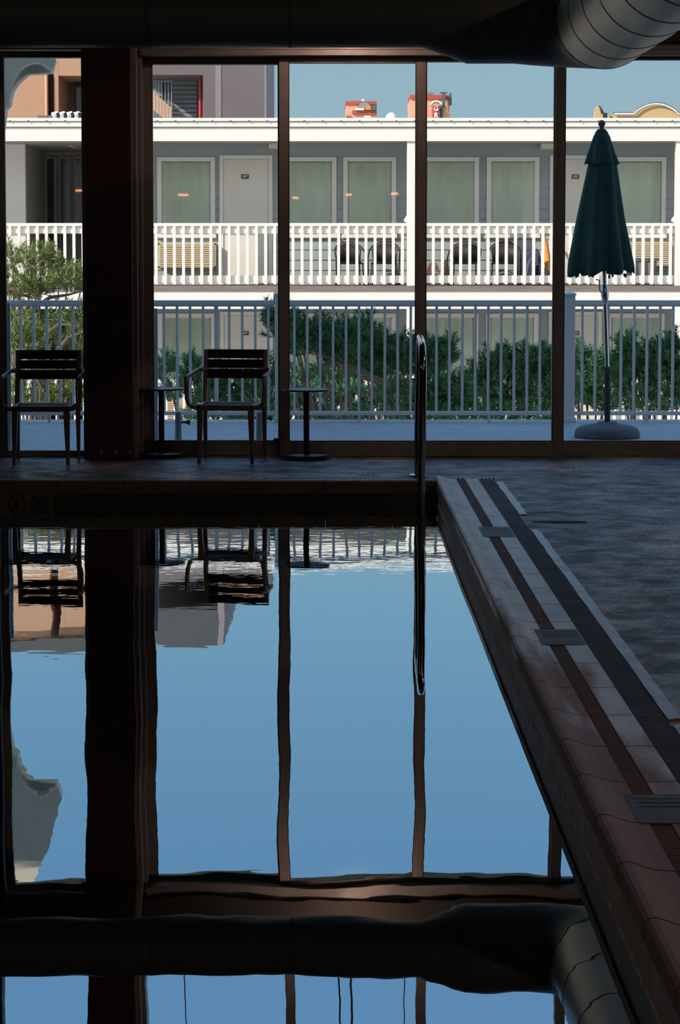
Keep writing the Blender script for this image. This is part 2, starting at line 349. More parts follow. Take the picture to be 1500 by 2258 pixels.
def thing(name, label, cat, loc=(0,0,0), group=None):
    o = bpy.data.objects.new(name, None); o.location = loc; o.empty_display_size = 0.1; C.objects.link(o)
    return tag(o, label, cat, group)
def copy_tree(o, parent=None):
    c = o.copy(); C.objects.link(c)
    if parent: c.parent = parent
    for ch in list(o.children): copy_tree(ch, c)
    return c
def struct(name, mb, m, label, cat='structure', **k):
    return tag(mb.build(name, m, **k), label, cat, kind='structure')

DW, DF, DB, DP = 15.82, 19.81, 38.79, 13.91      # window wall, deck railing, far building's railing, pool's far edge
# ------------------------------------------------------------------ SETTING: room
XL, XR, YB = -7.5, 5.6, -4.5
PX0, PX1 = -6.2, 0.70                            # pool in x
PY0 = 2.2
CEIL = 5.15
struct('floor', MB().box(0.99, XR, YB, DW+0.02, -0.35, -0.004)
       .box(XL, 0.99, DP+0.285, DW+0.02, -0.35, -0.004).box(XL, PX0, YB, DP+0.285, -0.35, -0.004).box(PX0, 0.99, YB, PY0, -0.35, -0.004),
       'concrete', 'dark mottled concrete floor around the indoor pool', 'floor')
struct('ceiling', MB().box(XL, XR, YB, DW+0.1, CEIL, CEIL+0.2), 'ceiling', 'dark ceiling high over the pool hall', 'ceiling')
struct('wall_left', MB().box(XL-0.2, XL, YB, DW+0.1, -0.4, CEIL+0.2), 'darkwall', 'dark side wall left of the pool', 'wall')
struct('wall_right', MB().box(XR, XR+0.2, YB, DW+0.1, -0.4, CEIL+0.2), 'darkwall', 'dark side wall right of the pool', 'wall')
struct('wall_back', MB().box(XL-0.2, XR+0.2, YB-0.2, YB, -0.4, CEIL+0.2), 'darkwall', 'dark wall behind the viewer', 'wall')
# pool basin
struct('pool_basin', MB().box(PX0, PX1, PY0, DP, -2.0, -1.8).box(PX0-0.1, PX0, PY0, DP, -2, -0.3).box(PX1, PX1+0.1, PY0, DP, -2, -0.3)
       .box(PX0-0.1, PX1+0.1, DP, DP+0.1, -2, -0.3).box(PX0-0.1, PX1+0.1, PY0-0.1, PY0, -2, -0.3), 'basin', 'dark plastered basin under the pool water', 'pool basin')
zt = Z(1088, DP)
far = struct('wall_pool_far', MB().box(PX0, PX1+0.02, DP+0.008, DP+0.12, -0.32, zt), 'tile', 'dark square tile band at the waterline of the pool far end', 'tiled wall')
struct('wall_pool_right', MB().box(PX1+0.008, PX1+0.12, PY0, DP+0.01, -0.32, -0.022), 'tile_side', 'brownish tile band at the waterline along the right pool side', 'tiled wall')
lime = MB()
rnd = random.Random(4)
y = PY0
while y < DP-0.2:
    L = 0.3
    h = rnd.uniform(0.002, 0.006)
    lime.box(PX1+0.004, PX1+0.010, y, min(y+L, DP), WZ+0.001, WZ+0.003+h); y += L
struct('trim_waterline', lime, 'scum', 'thin chalky line where water meets the right pool wall', 'trim')
bm = MB(); bm.add([(PX0, PY0, WZ), (PX1+0.01, PY0, WZ), (PX1+0.01, DP+0.01, WZ), (PX0, DP+0.01, WZ)], [(0,1,2,3)])
struct('pool_water', bm, 'water', 'still pool water mirroring the windows and blue sky', 'water')
# right coping: one profile cut into tiles
prof = [(0.70,-0.030),(0.70,0.004),(0.704,0.014),(0.714,0.021),(0.728,0.022),(0.745,0.018),(0.77,0.008),(0.80,0.001),(0.83,-0.001),(0.843,-0.001),(0.843,-0.03)]
prof2 = [(0.902,-0.03),(0.902,-0.001),(0.99,0.0),(0.993,-0.03)]
DJ = [floor_d(p) for p in (1371, 1576)]
TL = (DJ[0]-DJ[1])/4.0
k0 = DJ[0]
cop = MB(); y = k0 - TL*math.floor((k0-1.0)/TL)
while y < DP+0.28:
    a, b = y+0.004, min(y+TL-0.004, DP+0.28)
    if b > a: cop.prism_y(prof, a, b); cop.prism_y(prof2, a, b)
    y += TL
struct('pool_coping', cop, 'coping', 'grey tiled coping with a raised rounded lip along the right pool side', 'coping', smooth=False)
gr = MB(); y = 1.0
while y < DP+0.26:
    gr.box(0.845, 0.900, y, y+0.016, -0.02, -0.003); y += 0.022
gr.box(0.843, 0.902, 1.0, DP+0.26, -0.03, -0.008)
tag(gr.build('slot_drain', 'rust'), 'rust-brown slot drain strip running down the middle of the right pool coping', 'drain')
struct('trim_channel', MB().box(0.993, 1.09, 1.0, DP+0.26, -0.03, -0.002), 'groove', 'dark wet channel between coping and pale metal strip', 'trim')
def strip(d0, d1, label, seed):
    mb = MB(); r = random.Random(seed); n = 26; L = []; R = []
    for i in range(n+1):
        d = d0+(d1-d0)*i/n
        L.append((1.094+r.uniform(-.003,.003), d, 0.001+r.uniform(0,.002))); R.append((1.136+r.uniform(-.003,.003), d, 0.003+r.uniform(0,.006)))
    vs = []; fs = []
    for l, q in zip(L, R): vs += [l, q, (q[0], q[1], -0.01), (l[0], l[1], -0.01)]
    for i in range(n):
        for k in range(4): fs.append((4*i+k, 4*i+(k+1)%4, 4*i+4+(k+1)%4, 4*i+4+k))
    fs += [(3,2,1,0), (4*n, 4*n+1, 4*n+2, 4*n+3)]
    mb.add(vs, fs)
    tag(mb.build('expansion_strip', 'strip'), label, 'metal strip')
strip(floor_d(1063), floor_d(1135), 'short pale metal strip in the floor near the far corner of the pool', 1)
strip(floor_d(1168), floor_d(1588), 'long wavy pale metal strip in the floor beside the coping', 2)
strip(floor_d(1600), floor_d(2000), 'end of a pale metal strip cut off at the right edge of the photo', 3)
for (x0, x1, ya, yb, lab) in ((1060,1124,1162,1184,'smallest drain plate in the coping, nearest the windows'),
                              (1172,1276,1388,1422,'middle drain plate in the coping, between the other two'),
                              (1379,1510,1752,1816,'largest drain plate in the coping, closest to the viewer')):
    da, db_ = floor_d(yb), floor_d(ya)
    t = thing('drain_plate', 'dark recessed rectangular ' + lab, 'drain plate', (0.90, (da+db_)/2, 0), 'drain plates in the coping')
    MB().box(0.815, 0.988, da, db_, -0.01, 0.0012).build('plate', 'lid', t, bevel=.002)
    for i in range(3):
        yy = da+(db_-da)*(0.55+0.14*i); MB().box(0.835, 0.968, yy, yy+0.006, 0.0012, 0.0022).build('rib', 'lid', t)
# far coping
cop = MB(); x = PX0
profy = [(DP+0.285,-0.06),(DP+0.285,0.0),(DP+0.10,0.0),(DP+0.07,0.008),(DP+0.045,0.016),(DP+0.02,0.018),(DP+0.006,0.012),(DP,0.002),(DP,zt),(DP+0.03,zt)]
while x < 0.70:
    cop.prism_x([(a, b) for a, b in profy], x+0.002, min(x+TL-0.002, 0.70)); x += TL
struct('pool_coping', cop, 'coping_far', 'shade-darkened coping edge across the far end of the pool', 'coping')
mb = MB(); x = -1.2
while x < 1.1: mb.box(x, x+0.012, DP+0.29, DP+0.305, -0.004, 0.004); x += 0.026
tag(mb.build('perforated_drain', 'steel'), 'thin dotted metal drain line across the floor behind the far coping', 'drain')
# floor crack / rust patch
mb = MB(); dd = floor_d(1149)
for i in range(9):
    a = i/9; mb.box(1.14+0.30*a, 1.14+0.30*(a+.12), dd-0.02-0.03*math.sin(3*a), dd+0.02-0.02*a, -0.01, -0.001+0.003*math.sin(math.pi*a))
tag(mb.build('floor_patch', 'rust'), 'rusty dark streak in the concrete floor between the two pale strips', 'floor patch', kind='structure')
# depth marker
sc = FPX/DP
dm = thing('depth_marker', 'pale tile panel with a no-diving ring and black depth digits at the waterline', 'depth marker', (X(60, DP, 1100), DP, -0.1))
MB().box(-3.4, X(118, DP, 1100), DP+0.002, DP+0.009, -0.30, zt).build('marker_tile', 'marktile', dm)
def ringpts(cx, cz, rx, rz, n=32): return [Vector((cx+rx*math.cos(2*math.pi*i/n), DP+0.001, cz+rz*math.sin(2*math.pi*i/n))) for i in range(n+1)]
cx = X(38, DP, 1100); cz = WZ
sb = MB().tube(ringpts(cx, cz, .050, .068), .005, 6)
sb.tube([(cx-.034, DP, cz+.047), (cx+.034, DP, cz-.047)], .004, 6)
sb.tube([(cx-.010, DP, cz+.040), (cx-.006, DP, cz-.02)], .007, 6).tube([(cx-.008, DP, cz+.02), (cx+.022, DP, cz+.005)], .004, 6).tube([(cx-.008, DP, cz+.018), (cx+.016, DP, cz+.034)], .004, 6)
sb.build('no_diving_symbol', 'mark', dm)
for px in (77, 96):
    x = X(px, DP, 1100)
    MB().tube(ringpts(x, cz, .017, .058, 24), .0085, 8).build('digit', 'mark', dm)
x = X(108, DP, 1100); MB().tube([(x, DP, cz+.045), (x+.004, DP, cz+.057)], .003, 6).tube([(x-.008, DP, cz+.045), (x-.004, DP, cz+.057)], .003, 6).build('inch_mark', 'mark', dm)

# ------------------------------------------------------------------ window wall
def px_box(mb, px0, px1, py0, py1, d0, d1):
    """box whose front face (at d0) covers the px rectangle"""
    a = at(px0, py1, d0); b = at(px1, py0, d0); mb.box(a.x, b.x, d0, d1, a.z, b.z); return mb
zT = 2.90
def xw(px): return at(px, 700, DW).x
ZH = 3.38            # underside of the upper glazing
col = MB()
col.box(xw(200), xw(300), DW-0.30, DW+0.12, 0, CEIL)
struct('wall_column', col, 'column', 'very dark wide column between the left pane and the sliding doors', 'column', bevel=.004)
st2 = MB(); st2.box(xw(187)-.0, xw(200)+.002, DW-0.12, DW+0.1, 0, CEIL); st2.box(xw(299), xw(309), DW-0.20, DW+0.1, 0, CEIL); st2.box(xw(309), xw(318), DW-0.10, DW+0.1, 0, CEIL)
struct('trim_1', st2, 'bronze', 'stepped dark door jambs beside the wide column', 'trim', bevel=.002)
bo = thing('column_base_plate', 'dark steel plate with three bolt heads at the foot of the wide column', 'base plate', (xw(255), DW-0.31, 0.05))
MB().box(xw(206), xw(296), DW-0.306, DW-0.299, 0.0, 0.10).build('plate', 'column', bo)
for px in (224, 256, 287):
    c = at(px, 990, DW-0.31); MB().tube([(c.x, DW-0.325, 0.055), (c.x, DW-0.305, 0.055)], .013, 8).build('bolt', 'bronze', bo)
struct('wall_front', MB().box(XL, xw(-6), DW-0.05, DW+0.12, -0.05, CEIL).box(XL, XR, DW-0.02, DW+0.12, CEIL-0.25, CEIL)
       .box(XL, XR, DW-0.16, DW+0.05, Z(92, DW-.16), ZH-.02), 'darkwall', 'dark header beam and wall around the tall glazing', 'wall')
hd = MB()
hd.box(xw(-6), XR, DW-0.10, DW+0.08, Z(108, DW-.10), Z(90, DW-.1))
struct('trim_2', hd, 'bronze', 'dark bronze head channel over the glass panels', 'trim')
hd = MB(); hd.box(xw(318), XR, DW-0.14, DW+0.04, Z(122, DW-.14), Z(109, DW-.14))
struct('trim_3', hd, 'bronze', 'lighter bronze head rail running above the sliding panels', 'trim', bevel=.003)
def window(n, p0, p1, top, bot, fl, fr, label, sill=True, back=0.0, tp=121, bp=1004):
    """p0,p1 glass edges in px, fl,fr frame widths in px"""
    d0, d1 = DW-0.05+back, DW+0.03+back
    x0, x1 = at(p0, 700, d0).x, at(p1, 700, d0).x
    s = FPX/DW
    a, b = x0-fl/s, x1+fr/s
    zt_, zb_ = Z(top, d0), Z(bot, d0)
    ztop, zbot = Z(tp, d0), 0.0
    f = MB()
    f.box(a, x0, d0, d1, zbot, ztop); f.box(x1, b, d0, d1, zbot, ztop)
    f.box(x0, x1, d0, d1, zt_, ztop); f.box(x0, x1, d0, d1, zbot, zb_)
    fo = struct('window_%d' % n, f, 'bronze', label, 'window', bevel=.004)
    g = MB(); g.box(x0-.005, x1+.005, DW+back, DW+0.006+back, zb_-.005, zt_+.005)
    g.build('pane', 'glass', fo)
    h = MB(); gk = .006
    h.box(x0, x0+gk, d0+.002, DW+back, zb_, zt_); h.box(x1-gk, x1, d0+.002, DW+back, zb_, zt_); h.box(x0, x1, d0+.002, DW+back, zb_, zb_+gk)
    h.build('gasket', 'black', fo)
    return fo
window(1, 12, 186, 127, 996, 16, 3, 'narrow fixed window pane at the left edge beside the wide column', tp=112)
window(2, 337, 615, 142, 973, 20, 4, 'first sliding glass panel right of the wide column', back=0.07)
window(3, 637, 917, 139, 974, 21, 4, 'second sliding glass panel, between the two middle mullions')
window(4, 939, 1221, 136, 974, 18, 4, 'third sliding glass panel, behind the steel pool rail', back=0.0)
window(5, 1243.5, 1524, 132, 974, 19, 20, 'fourth glass panel, in front of the green umbrella', back=0.03)
window(6, 1546, 1800, 132, 974, 2, 20, 'glass panel beyond the right edge of the view')
# upper glazing band
n = 7
ue = [(-4, 186), (318, 622), (642, 925), (946, 1228), (1249, 1530), (1552, 1800)]
mu = MB(); pn = MB()
for a, b in ue:
    pn = MB().box(xw(a), xw(b), DW, DW+0.006, ZH, CEIL-0.25)
    o = struct('window_%d' % n, MB().box(xw(a), xw(b), DW-0.03, DW+0.03, ZH-0.02, ZH+0.03).box(xw(b), xw(b)+.075, DW-0.05, DW+0.04, ZH-.02, CEIL-.25), 'bronze', 'upper clerestory pane over the header, section %s' % ('left of the column','right of the column','above the second panel','above the third panel','above the umbrella','at the far right')[n-7], 'window')
    pn.build('pane', 'glass', o); n += 1
struct('trim_4', MB().box(X(340, DW+0.3), X(347.5, DW+0.3), DW+0.28, DW+0.31, -0.05, Z(680, DW+.3)), 'white_rail', 'pale outer door casing seen through the first sliding panel', 'trim')
struct('trim_5', MB().box(X(16, DW+0.3), X(23, DW+0.3), DW+0.28, DW+0.31, -0.05, Z(668, DW+.3)), 'white_rail', 'pale outer casing seen through the left pane', 'trim')
tag(MB().box(xw(603), xw(613), DW-0.02, DW+0.02, Z(973, DW), Z(966, DW)).build('door_stop', 'black', bevel=.004), 'small black door stop at the foot of the first mullion', 'door stop')

# own building above: upper storeys that shade the deck
struct('upper_storey', MB().box(-26, 16, -6, DW+0.12, CEIL+0.25, 7.7), 'soffit', 'upper storeys of the pool building above the hall', 'building')
# outdoor deck
ZD = Z(925, DF+0.30)
struct('outdoor_deck', MB().box(-12, 14, DW+0.03, DF+0.30, ZD-0.25, ZD).box(-12, 14, DW+0.10, DW+0.14, ZD, -0.003), 'ocean_deck', 'bluish grey concrete deck outside the windows', 'deck')
struct('ground', MB().box(-80, 80, DF+0.3, 160, -6.2, -6.0), 'ground', 'sandy ground between the two buildings', 'ground')

# ------------------------------------------------------------------ pool hall ducts, lamps and added fill lights
def ring_bottom(p_real, p_ref):
    lo, hi = 10, 16
    for _ in range(60):
        m_ = (lo+hi)/2
        if Z(p_real, m_) - refl(0, p_ref, m_).z > 0: hi = m_
        else: lo = m_
    return (lo+hi)/2
best = min(((abs(Z(105, d/100)-refl(0, 2028, d/100).z)), d/100) for d in range(1200, 1570))[1]
DD = best
ZB = Z(105, DD)
R1, R2, R3 = 0.205, 0.315, 0.326
ZA = ZB + R1
cc = at(1335, 43, DD-0.55)
print('duct d', DD, 'z', ZA, 'cc', cc)
xe = cc.x
path = [(-7.4, DD, ZA), (X(935, DD, 100), DD, ZA)]; rad = [R1, R1]
path.append((X(1030, DD, 100), DD, ZA)); rad.append(R2)
path.append((X(1075, DD, 100), DD, ZA)); rad.append(R2)
dt = thing('air_duct', 'very dark round air duct hanging across the top in front of the windows', 'air duct', (-1, DD, ZA))
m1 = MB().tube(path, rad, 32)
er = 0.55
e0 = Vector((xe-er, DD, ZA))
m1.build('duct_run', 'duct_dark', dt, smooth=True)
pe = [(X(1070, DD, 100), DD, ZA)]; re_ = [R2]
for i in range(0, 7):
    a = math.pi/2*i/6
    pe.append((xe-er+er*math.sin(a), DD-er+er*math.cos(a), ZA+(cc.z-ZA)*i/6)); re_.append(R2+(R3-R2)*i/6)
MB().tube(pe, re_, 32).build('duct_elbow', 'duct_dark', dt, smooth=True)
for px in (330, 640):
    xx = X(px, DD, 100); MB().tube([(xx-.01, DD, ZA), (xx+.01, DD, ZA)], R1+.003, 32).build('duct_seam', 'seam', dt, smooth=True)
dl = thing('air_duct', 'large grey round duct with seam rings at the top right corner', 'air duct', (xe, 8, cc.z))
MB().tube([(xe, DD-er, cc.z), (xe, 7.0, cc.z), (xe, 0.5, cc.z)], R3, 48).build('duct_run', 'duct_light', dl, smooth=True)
y = DD-er-0.02; k = 0
while y > 5:
    MB().tube([(xe, y, cc.z), (xe, y-0.012, cc.z)], R3+.003, 48).build('duct_seam', 'seam', dl, smooth=True)
    y -= 0.7; k += 1
sp_ = MB(); pts = []
for i in range(400):
    a = -2.0*math.pi*i/40; pts.append((xe+(R3+.001)*math.cos(a+2.6), DD-er-0.05-i*0.0225*.8, cc.z+(R3+.001)*math.sin(a+2.6)))

for i, (px, d) in enumerate(((400, DD), (900, DD))):
    hg = MB().tube([(X(px, d, 100), d, ZA+R1), (X(px, d, 100), d, CEIL)], .004, 6)
    hg.build('hanger_rod', 'bronze', dt)
hg = MB().tube([(xe, 11, cc.z+R3), (xe, 11, CEIL)], .004, 6); hg.build('hanger_rod', 'bronze', dl)
# thin cable seen only in the water mirror
p = refl(748, 2250, 14.6)
tag(MB().tube([(p.x, 15.2, CEIL-.01), (p.x, 15.2, ZH+.1)], .006, 6).build('hanging_cable', 'black'), 'thin black cable hanging high in front of the upper glass', 'cable')
yv = 2*DW - YB - .1
for px, py, hl, lab in ((178, 421, .07, 'leftmost'), (404, 430, .085, 'second from the left'), (652, 437, .05, 'middle'), (769, 430, .05, 'fourth from the left'), (870, 428, .06, 'rightmost')):
    x = (px-PPX)/FPX*yv; z = CH+(560-py)/FPX*yv
    lm = thing('wall_lamp', 'small warm wall lamp whose streak shows in the glass, %s of five' % lab, 'lamp', (x, YB+.06, z), 'warm lamps on the back wall')
    MB().box(x-hl-.03, x+hl+.03, YB, YB+.05, z-.04, z+.04).build('lamp_body', 'bronze', lm)
    MB().tube([(x-hl, YB+.08, z), (x+hl, YB+.08, z)], .018, 12).build('lamp_tube', 'lamp_on', lm)
def side_fill(x, y, z, e, sgn, col, label):  # unseen lights added to lift the dark hall, boxed as wall fixtures
    t = thing('added_fill_light', label, 'lamp', (x, y, z), 'added fill lights on the side walls')
    MB().box(x, x+sgn*.06, y-.42, y+.42, z-.12, z+.12).build('fill_housing', 'bronze', t)
    l = bpy.data.lights.new('side_fill_light', 'AREA'); l.energy = e; l.shape = 'RECTANGLE'; l.size = .8; l.size_y = .2; l.color = col
    o = bpy.data.objects.new('side_fill_light', l); C.objects.link(o); o.location = (-sgn*.01, 0, 0); o.parent = t
    o.rotation_euler = Vector((-sgn, 0, -.8)).to_track_quat('-Z', 'Y').to_euler()
WARM = (1.0, 0.44, 0.24)
side_fill(XR-.08, 1.5, 4.9, 60, 1, WARM, 'added fill light on the right wall nearest the viewer')
side_fill(XR-.08, 6.5, 4.9, 55, 1, (1.0, .70, .55), 'added fill light halfway along the right wall')
side_fill(XR-.08, 11.5, 4.9, 24, 1, (1.0, .85, .76), 'added fill light on the right wall nearest the windows')
side_fill(XL+.08, 5.0, 4.9, 30, -1, (1.0, .85, .76), 'added fill light on the left wall')
hl_ = thing('header_light', 'small warm light behind the dark duct washing the header and mullion tops', 'light', (0.15, 15.15, ZB+.28))
l = bpy.data.lights.new('header_bulb', 'POINT'); l.energy = 17; l.shadow_soft_size = .03; l.color = (1.0, .60, .46)
o = bpy.data.objects.new('header_bulb', l); C.objects.link(o); o.parent = hl_
MB().tube([(0.15, 15.15, ZB+.32), (0.15, 15.15, ZB+.35)], .05, 16).tube([(0.15, 15.15, ZB+.35), (0.15, 15.15, CEIL)], .008, 6).build('lamp_cap', 'bronze', hl_)

# ------------------------------------------------------------------ furniture at the windows
def make_table(name, loc, label):
    t = thing(name, label, 'side table', loc, 'small round side tables')
    x, y, z = loc; h = 0.500
    MB().lathe([(.1, h-.004), (.168, h-.002), (.173, h+.002), (.173, h+.007), (.170, h+.010)], (x, y, z), 56).build('tabletop', 'table', t, smooth=True)
    MB().lathe([(.0215, .03), (.0215, h)], (x, y, z), 24).build('column', 'table', t, smooth=True)
    MB().lathe([(.16, .018), (.176, .020), (.178, .024), (.176, .030), (.05, .033)], (x, y, z), 56).build('base', 'table', t, smooth=True)
    for a in (0.6, 2.4, 3.9, 5.5):
        MB().lathe([(.012, 0), (.014, .018)], (x+.14*math.cos(a), y+.14*math.sin(a), z), 12).build('foot', 'black', t, smooth=True)
    return t
d1 = floor_d(1010.5); p = at(676, 1000, d1)
make_table('side_table', (p.x, d1, 0), 'round charcoal pedestal side table standing alone right of the second chair')
d1 = floor_d(1007); p = at(356.5, 1000, d1)
make_table('side_table', (p.x, d1, 0), 'round charcoal pedestal side table between the wide column and the second chair')

def make_chair(loc, rz, label):
    """local: faces -y, origin between the front feet on the floor"""
    t = thing('aluminium_armchair', label, 'chair', (0, 0, 0), 'patio armchairs facing the pool')
    fw, bw, dep = .205, .237, .46      # half width front, half width back, depth
    # seat frame
    sf = MB()
    sf.hexa([(-fw,0,.385),(fw,0,.385),(fw,.035,.385),(-fw,.035,.385)], [(-fw,0,.425),(fw,0,.425),(fw,.035,.425),(-fw,.035,.425)])
    for s in (-1, 1):
        a, b = s*fw, s*bw; w_ = -s*.03
        q = [(a,.0),(a+w_,.0),(b+w_,dep),(b,dep)]
        if s < 0: pass
        else: q = [q[1], q[0], q[3], q[2]]
        sf.hexa([(x,y,.385) for x,y in q], [(x,y,.425) for x,y in q])
    sf.box(-bw, bw, dep-.03, dep, .385, .42)
    sf.build('seat_frame', 'alu', t, bevel=.005)
    se = MB()
    for k in range(4):
        y0 = .042+k*.100; hw = fw-.03+(bw-fw)*(y0/dep)
        se.box(-hw, hw, y0, y0+.090, .405, .420)
    se.build('seat', 'slat', t, bevel=.003)
    for s in (-1, 1):                         # front legs taper downward
        l = MB(); x0 = s*fw; x1 = s*(fw-.044); xb0 = s*(fw-.002); xb1 = s*(fw-.026)
        a, b = sorted((x0, x1)); c, d = sorted((xb0, xb1))
        l.hexa([(c,.004,0),(d,.004,0),(d,.026,0),(c,.026,0)], [(a,0,.39),(b,0,.39),(b,.05,.39),(a,.05,.39)])
        l.build('leg', 'alu', t, bevel=.004)
    for s in (-1, 1):                         # rear legs run up into the leaning back stile
        l = MB(); x0, x1 = sorted((s*bw, s*(bw-.034)))
        c, d = sorted((s*(bw-.006), s*(bw-.028)))
        l.hexa([(c,dep-.005,0),(d,dep-.005,0),(d,dep+.02,0),(c,dep+.02,0)], [(x0,dep-.04,.40),(x1,dep-.04,.40),(x1,dep+.01,.40),(x0,dep+.01,.40)])
        l.hexa([(x0,dep-.04,.40),(x1,dep-.04,.40),(x1,dep+.01,.40),(x0,dep+.01,.40)], [(x0,dep+.05,.80),(x1,dep+.05,.80),(x1,dep+.075,.80),(x0,dep+.075,.80)])
        l.build('leg', 'alu', t, bevel=.004)
    for z0, z1 in ((.735,.80),(.665,.727),(.590,.657)):
        b = MB(); yy = lambda z: dep-.04+(z-.40)*.225
        hw = bw-.026
        b.hexa([(-hw,yy(z0),z0),(hw,yy(z0),z0),(hw,yy(z0)+.016,z0),(-hw,yy(z0)+.016,z0)], [(-hw,yy(z1),z1),(hw,yy(z1),z1),(hw,yy(z1)+.016,z1),(-hw,yy(z1)+.016,z1)])
        b.build('back_slat', 'slat', t, bevel=.003)
    for s in (-1, 1):
        pts = [(s*(bw-.01), dep+.01, .655), (s*(bw+.022), dep-.01, .652), (s*(bw+.032), dep-.04, .648)]
        pts += [(s*(bw+.040), .22, .635), (s*(.276), .045, .626), (s*(.280), .020, .618), (s*(.280), .012, .600),
                (s*.280, .012, .56), (s*.279, .014, .47), (s*.270, .016, .435), (s*.255, .018, .417), (s*.235, .018, .407), (s*.2, .018, .404)]
        MB().tube(pts, [.016]*len(pts), 12).build('armrest', 'alu', t, smooth=True)
    t.location = loc; t.rotation_euler = (0, 0, rz)
    return t
d1 = floor_d(1024); p = at(497, 1020, d1)
make_chair((p.x, d1, 0), math.radians(-6.2), 'aluminium armchair with three black back slats between the two side tables')
d1 = floor_d(1028); p = at(90, 1024, d1)
make_chair((p.x, d1, 0), math.radians(0.8), 'aluminium armchair with three black back slats at the left edge, before the narrow window')

# pool handrail
hr = thing('pool_handrail', 'tall polished steel inverted U handrail at the far right end of the pool', 'handrail', (0.55, DP, 0))
xf = at(917.5, 1050, 13.9).x; 
dfar, dnear = floor_d(1050), 13.02
xn = at(932.5, 900, dnear).x
zt_ = Z(752, dnear)
r = .0235
top = zt_-r
pts = [(xf+.03, dfar, 0.0), (xf+.035, dfar, .5), (xf+.04, dfar-.005, top-.22)]
for i in range(1, 9):
    a = math.pi/2*i/8; pts.append((xf+.04+(xn-xf-.04)*.2*i/8, dfar-.22*(1-math.cos(a)), top-.22+.22*math.sin(a)))
pts.append(((xf+xn)/2+.02, (dfar+dnear)/2, top))
for i in range(0, 9):
    a = math.pi/2*i/8; pts.append((xn, dnear+.18-.18*math.sin(a), top-.18*(1-math.cos(a))))
pts += [(xn-.004, dnear, .3), (xn-.008, dnear+.01, .0), (xn-.012, dnear+.05, -.3), (xn-.014, dnear+.2, -.7)]
MB().tube(pts, r, 20).build('rail', 'steel', hr, smooth=True)
MB().lathe([(.058, 0), (.058, .010), (.045, .016), (.026, .018)], (xf+.03, dfar, 0), 28).build('floor_flange', 'steel', hr, smooth=True)

# ------------------------------------------------------------------ outdoor deck: railing
rl = thing('deck_railing', 'white vinyl deck railing with slim balusters running across outside the windows', 'railing', (0, DF, ZD))
zr0, zr1 = Z(676, DF), Z(662, DF)
zb0, zb1 = Z(915.5, DF), Z(907, DF)
s = FPX/DF
def xf_(px): return at(px, 800, DF).x
segs = [(-400, -31), (-7, 606), (630, 1243), (1267, 1880), (1904, 2300)]
for a, b in segs:
    MB().box(xf_(a), xf_(b), DF-.03, DF+.03, zr0+.012, zr1).box(xf_(a), xf_(b), DF-.02, DF+.02, zr0, zr0+.014).build('top_rail', 'white_rail', rl, bevel=.006)
    MB().box(xf_(a), xf_(b), DF-.022, DF+.022, zb0, zb1).build('bottom_rail', 'white_rail', rl, bevel=.004)
for px in (-19, 618.5, 1255, 1892):
    x = xf_(px); hw = .0505
    MB().box(x-hw, x+hw, DF-hw, DF+hw, ZD, Z(650, DF)).box(x-hw-.012, x+hw+.012, DF-hw-.012, DF+hw+.012, ZD, ZD+.045).build('post', 'white_rail', rl, bevel=.004)
    c = Z(650, DF); e = hw+.008
    m_ = MB(); m_.box(x-e, x+e, DF-e, DF+e, c-.005, c+.012)
    m_.add([(x-e,DF-e,c+.012),(x+e,DF-e,c+.012),(x+e,DF+e,c+.012),(x-e,DF+e,c+.012),(x,DF,c+.038)], [(0,1,4),(1,2,4),(2,3,4),(3,0,4)])
    m_.build('post_cap', 'white_rail', rl, bevel=.002)
bx = []
bx += [18-28.6*k for k in (1,)] + [18+28.7*k for k in range(0, 21) if 18+28.7*k < 603]
bx += [649.3+28.5*k for k in range(0, 21)]
bx += [1284+28.55*k for k in range(0, 9)]
hb = .0118
for px in bx:
    x = xf_(px); wd = hb*1.6 if abs(px-477) < 8 else hb
    MB().box(x-wd, x+wd, DF-hb, DF+hb, zb1, zr0).build('baluster', 'white_rail', rl)
for px in (793, 1079, 1427, 330, 108):
    x = xf_(px); MB().box(x-.013, x+.013, DF-.013, DF+.013, ZD, zb0).build('rail_foot', 'white_rail', rl)

# umbrella
du = 18.15
pc = at(1340, 950, du)
U = Vector((at(1339.5, 930, du).x, du, ZD))
tag_ = thing('patio_umbrella', 'closed dark green patio umbrella standing in a grey round base on the outdoor deck', 'umbrella', tuple(U))
su = FPX/du
def up(px, py): return at(px, py, du)
rb = 72.5/su
hb0 = Z(920, du)-ZD; 
MB().lathe([(rb-.01, 0), (rb, .012), (rb-.004, .045), (rb-.02, .075), (rb-.055, .095), (.10, .118), (.075, .135), (.05, .137)], tuple(U), 56).build('umbrella_base', 'umb_base', tag_, smooth=True)
MB().tube([(U.x, du, ZD+.13), (up(1340, 810).x, du, Z(809, du))], .0255, 20).build('base_sleeve', 'umb_tube', tag_, smooth=True)
MB().tube([(up(1340, 810).x-.002, du, Z(812, du)), (up(1334, 670).x, du, Z(655, du)), (up(1327.5, 290).x, du, Z(290, du))], .0185, 20).build('pole', 'steel', tag_, smooth=True)
MB().tube([up(1335.5, 670), up(1335, 663), up(1334.6, 652), up(1334, 642), up(1333.5, 634), up(1333, 628)], [.019, .026, .034, .034, .026, .019], 20).build('crank_housing', 'steel', tag_, smooth=True)
q = up(1323, 645); 
MB().tube([up(1330, 645)+Vector((0,-.03,0)), up(1324, 644)+Vector((0,-.05,0)), up(1321.5, 640)+Vector((0,-.05,0)), up(1320.5, 618)+Vector((0,-.05,0)), up(1313, 616)+Vector((0,-.05,0))], .006, 8).build('crank_handle', 'galv', tag_, smooth=True)
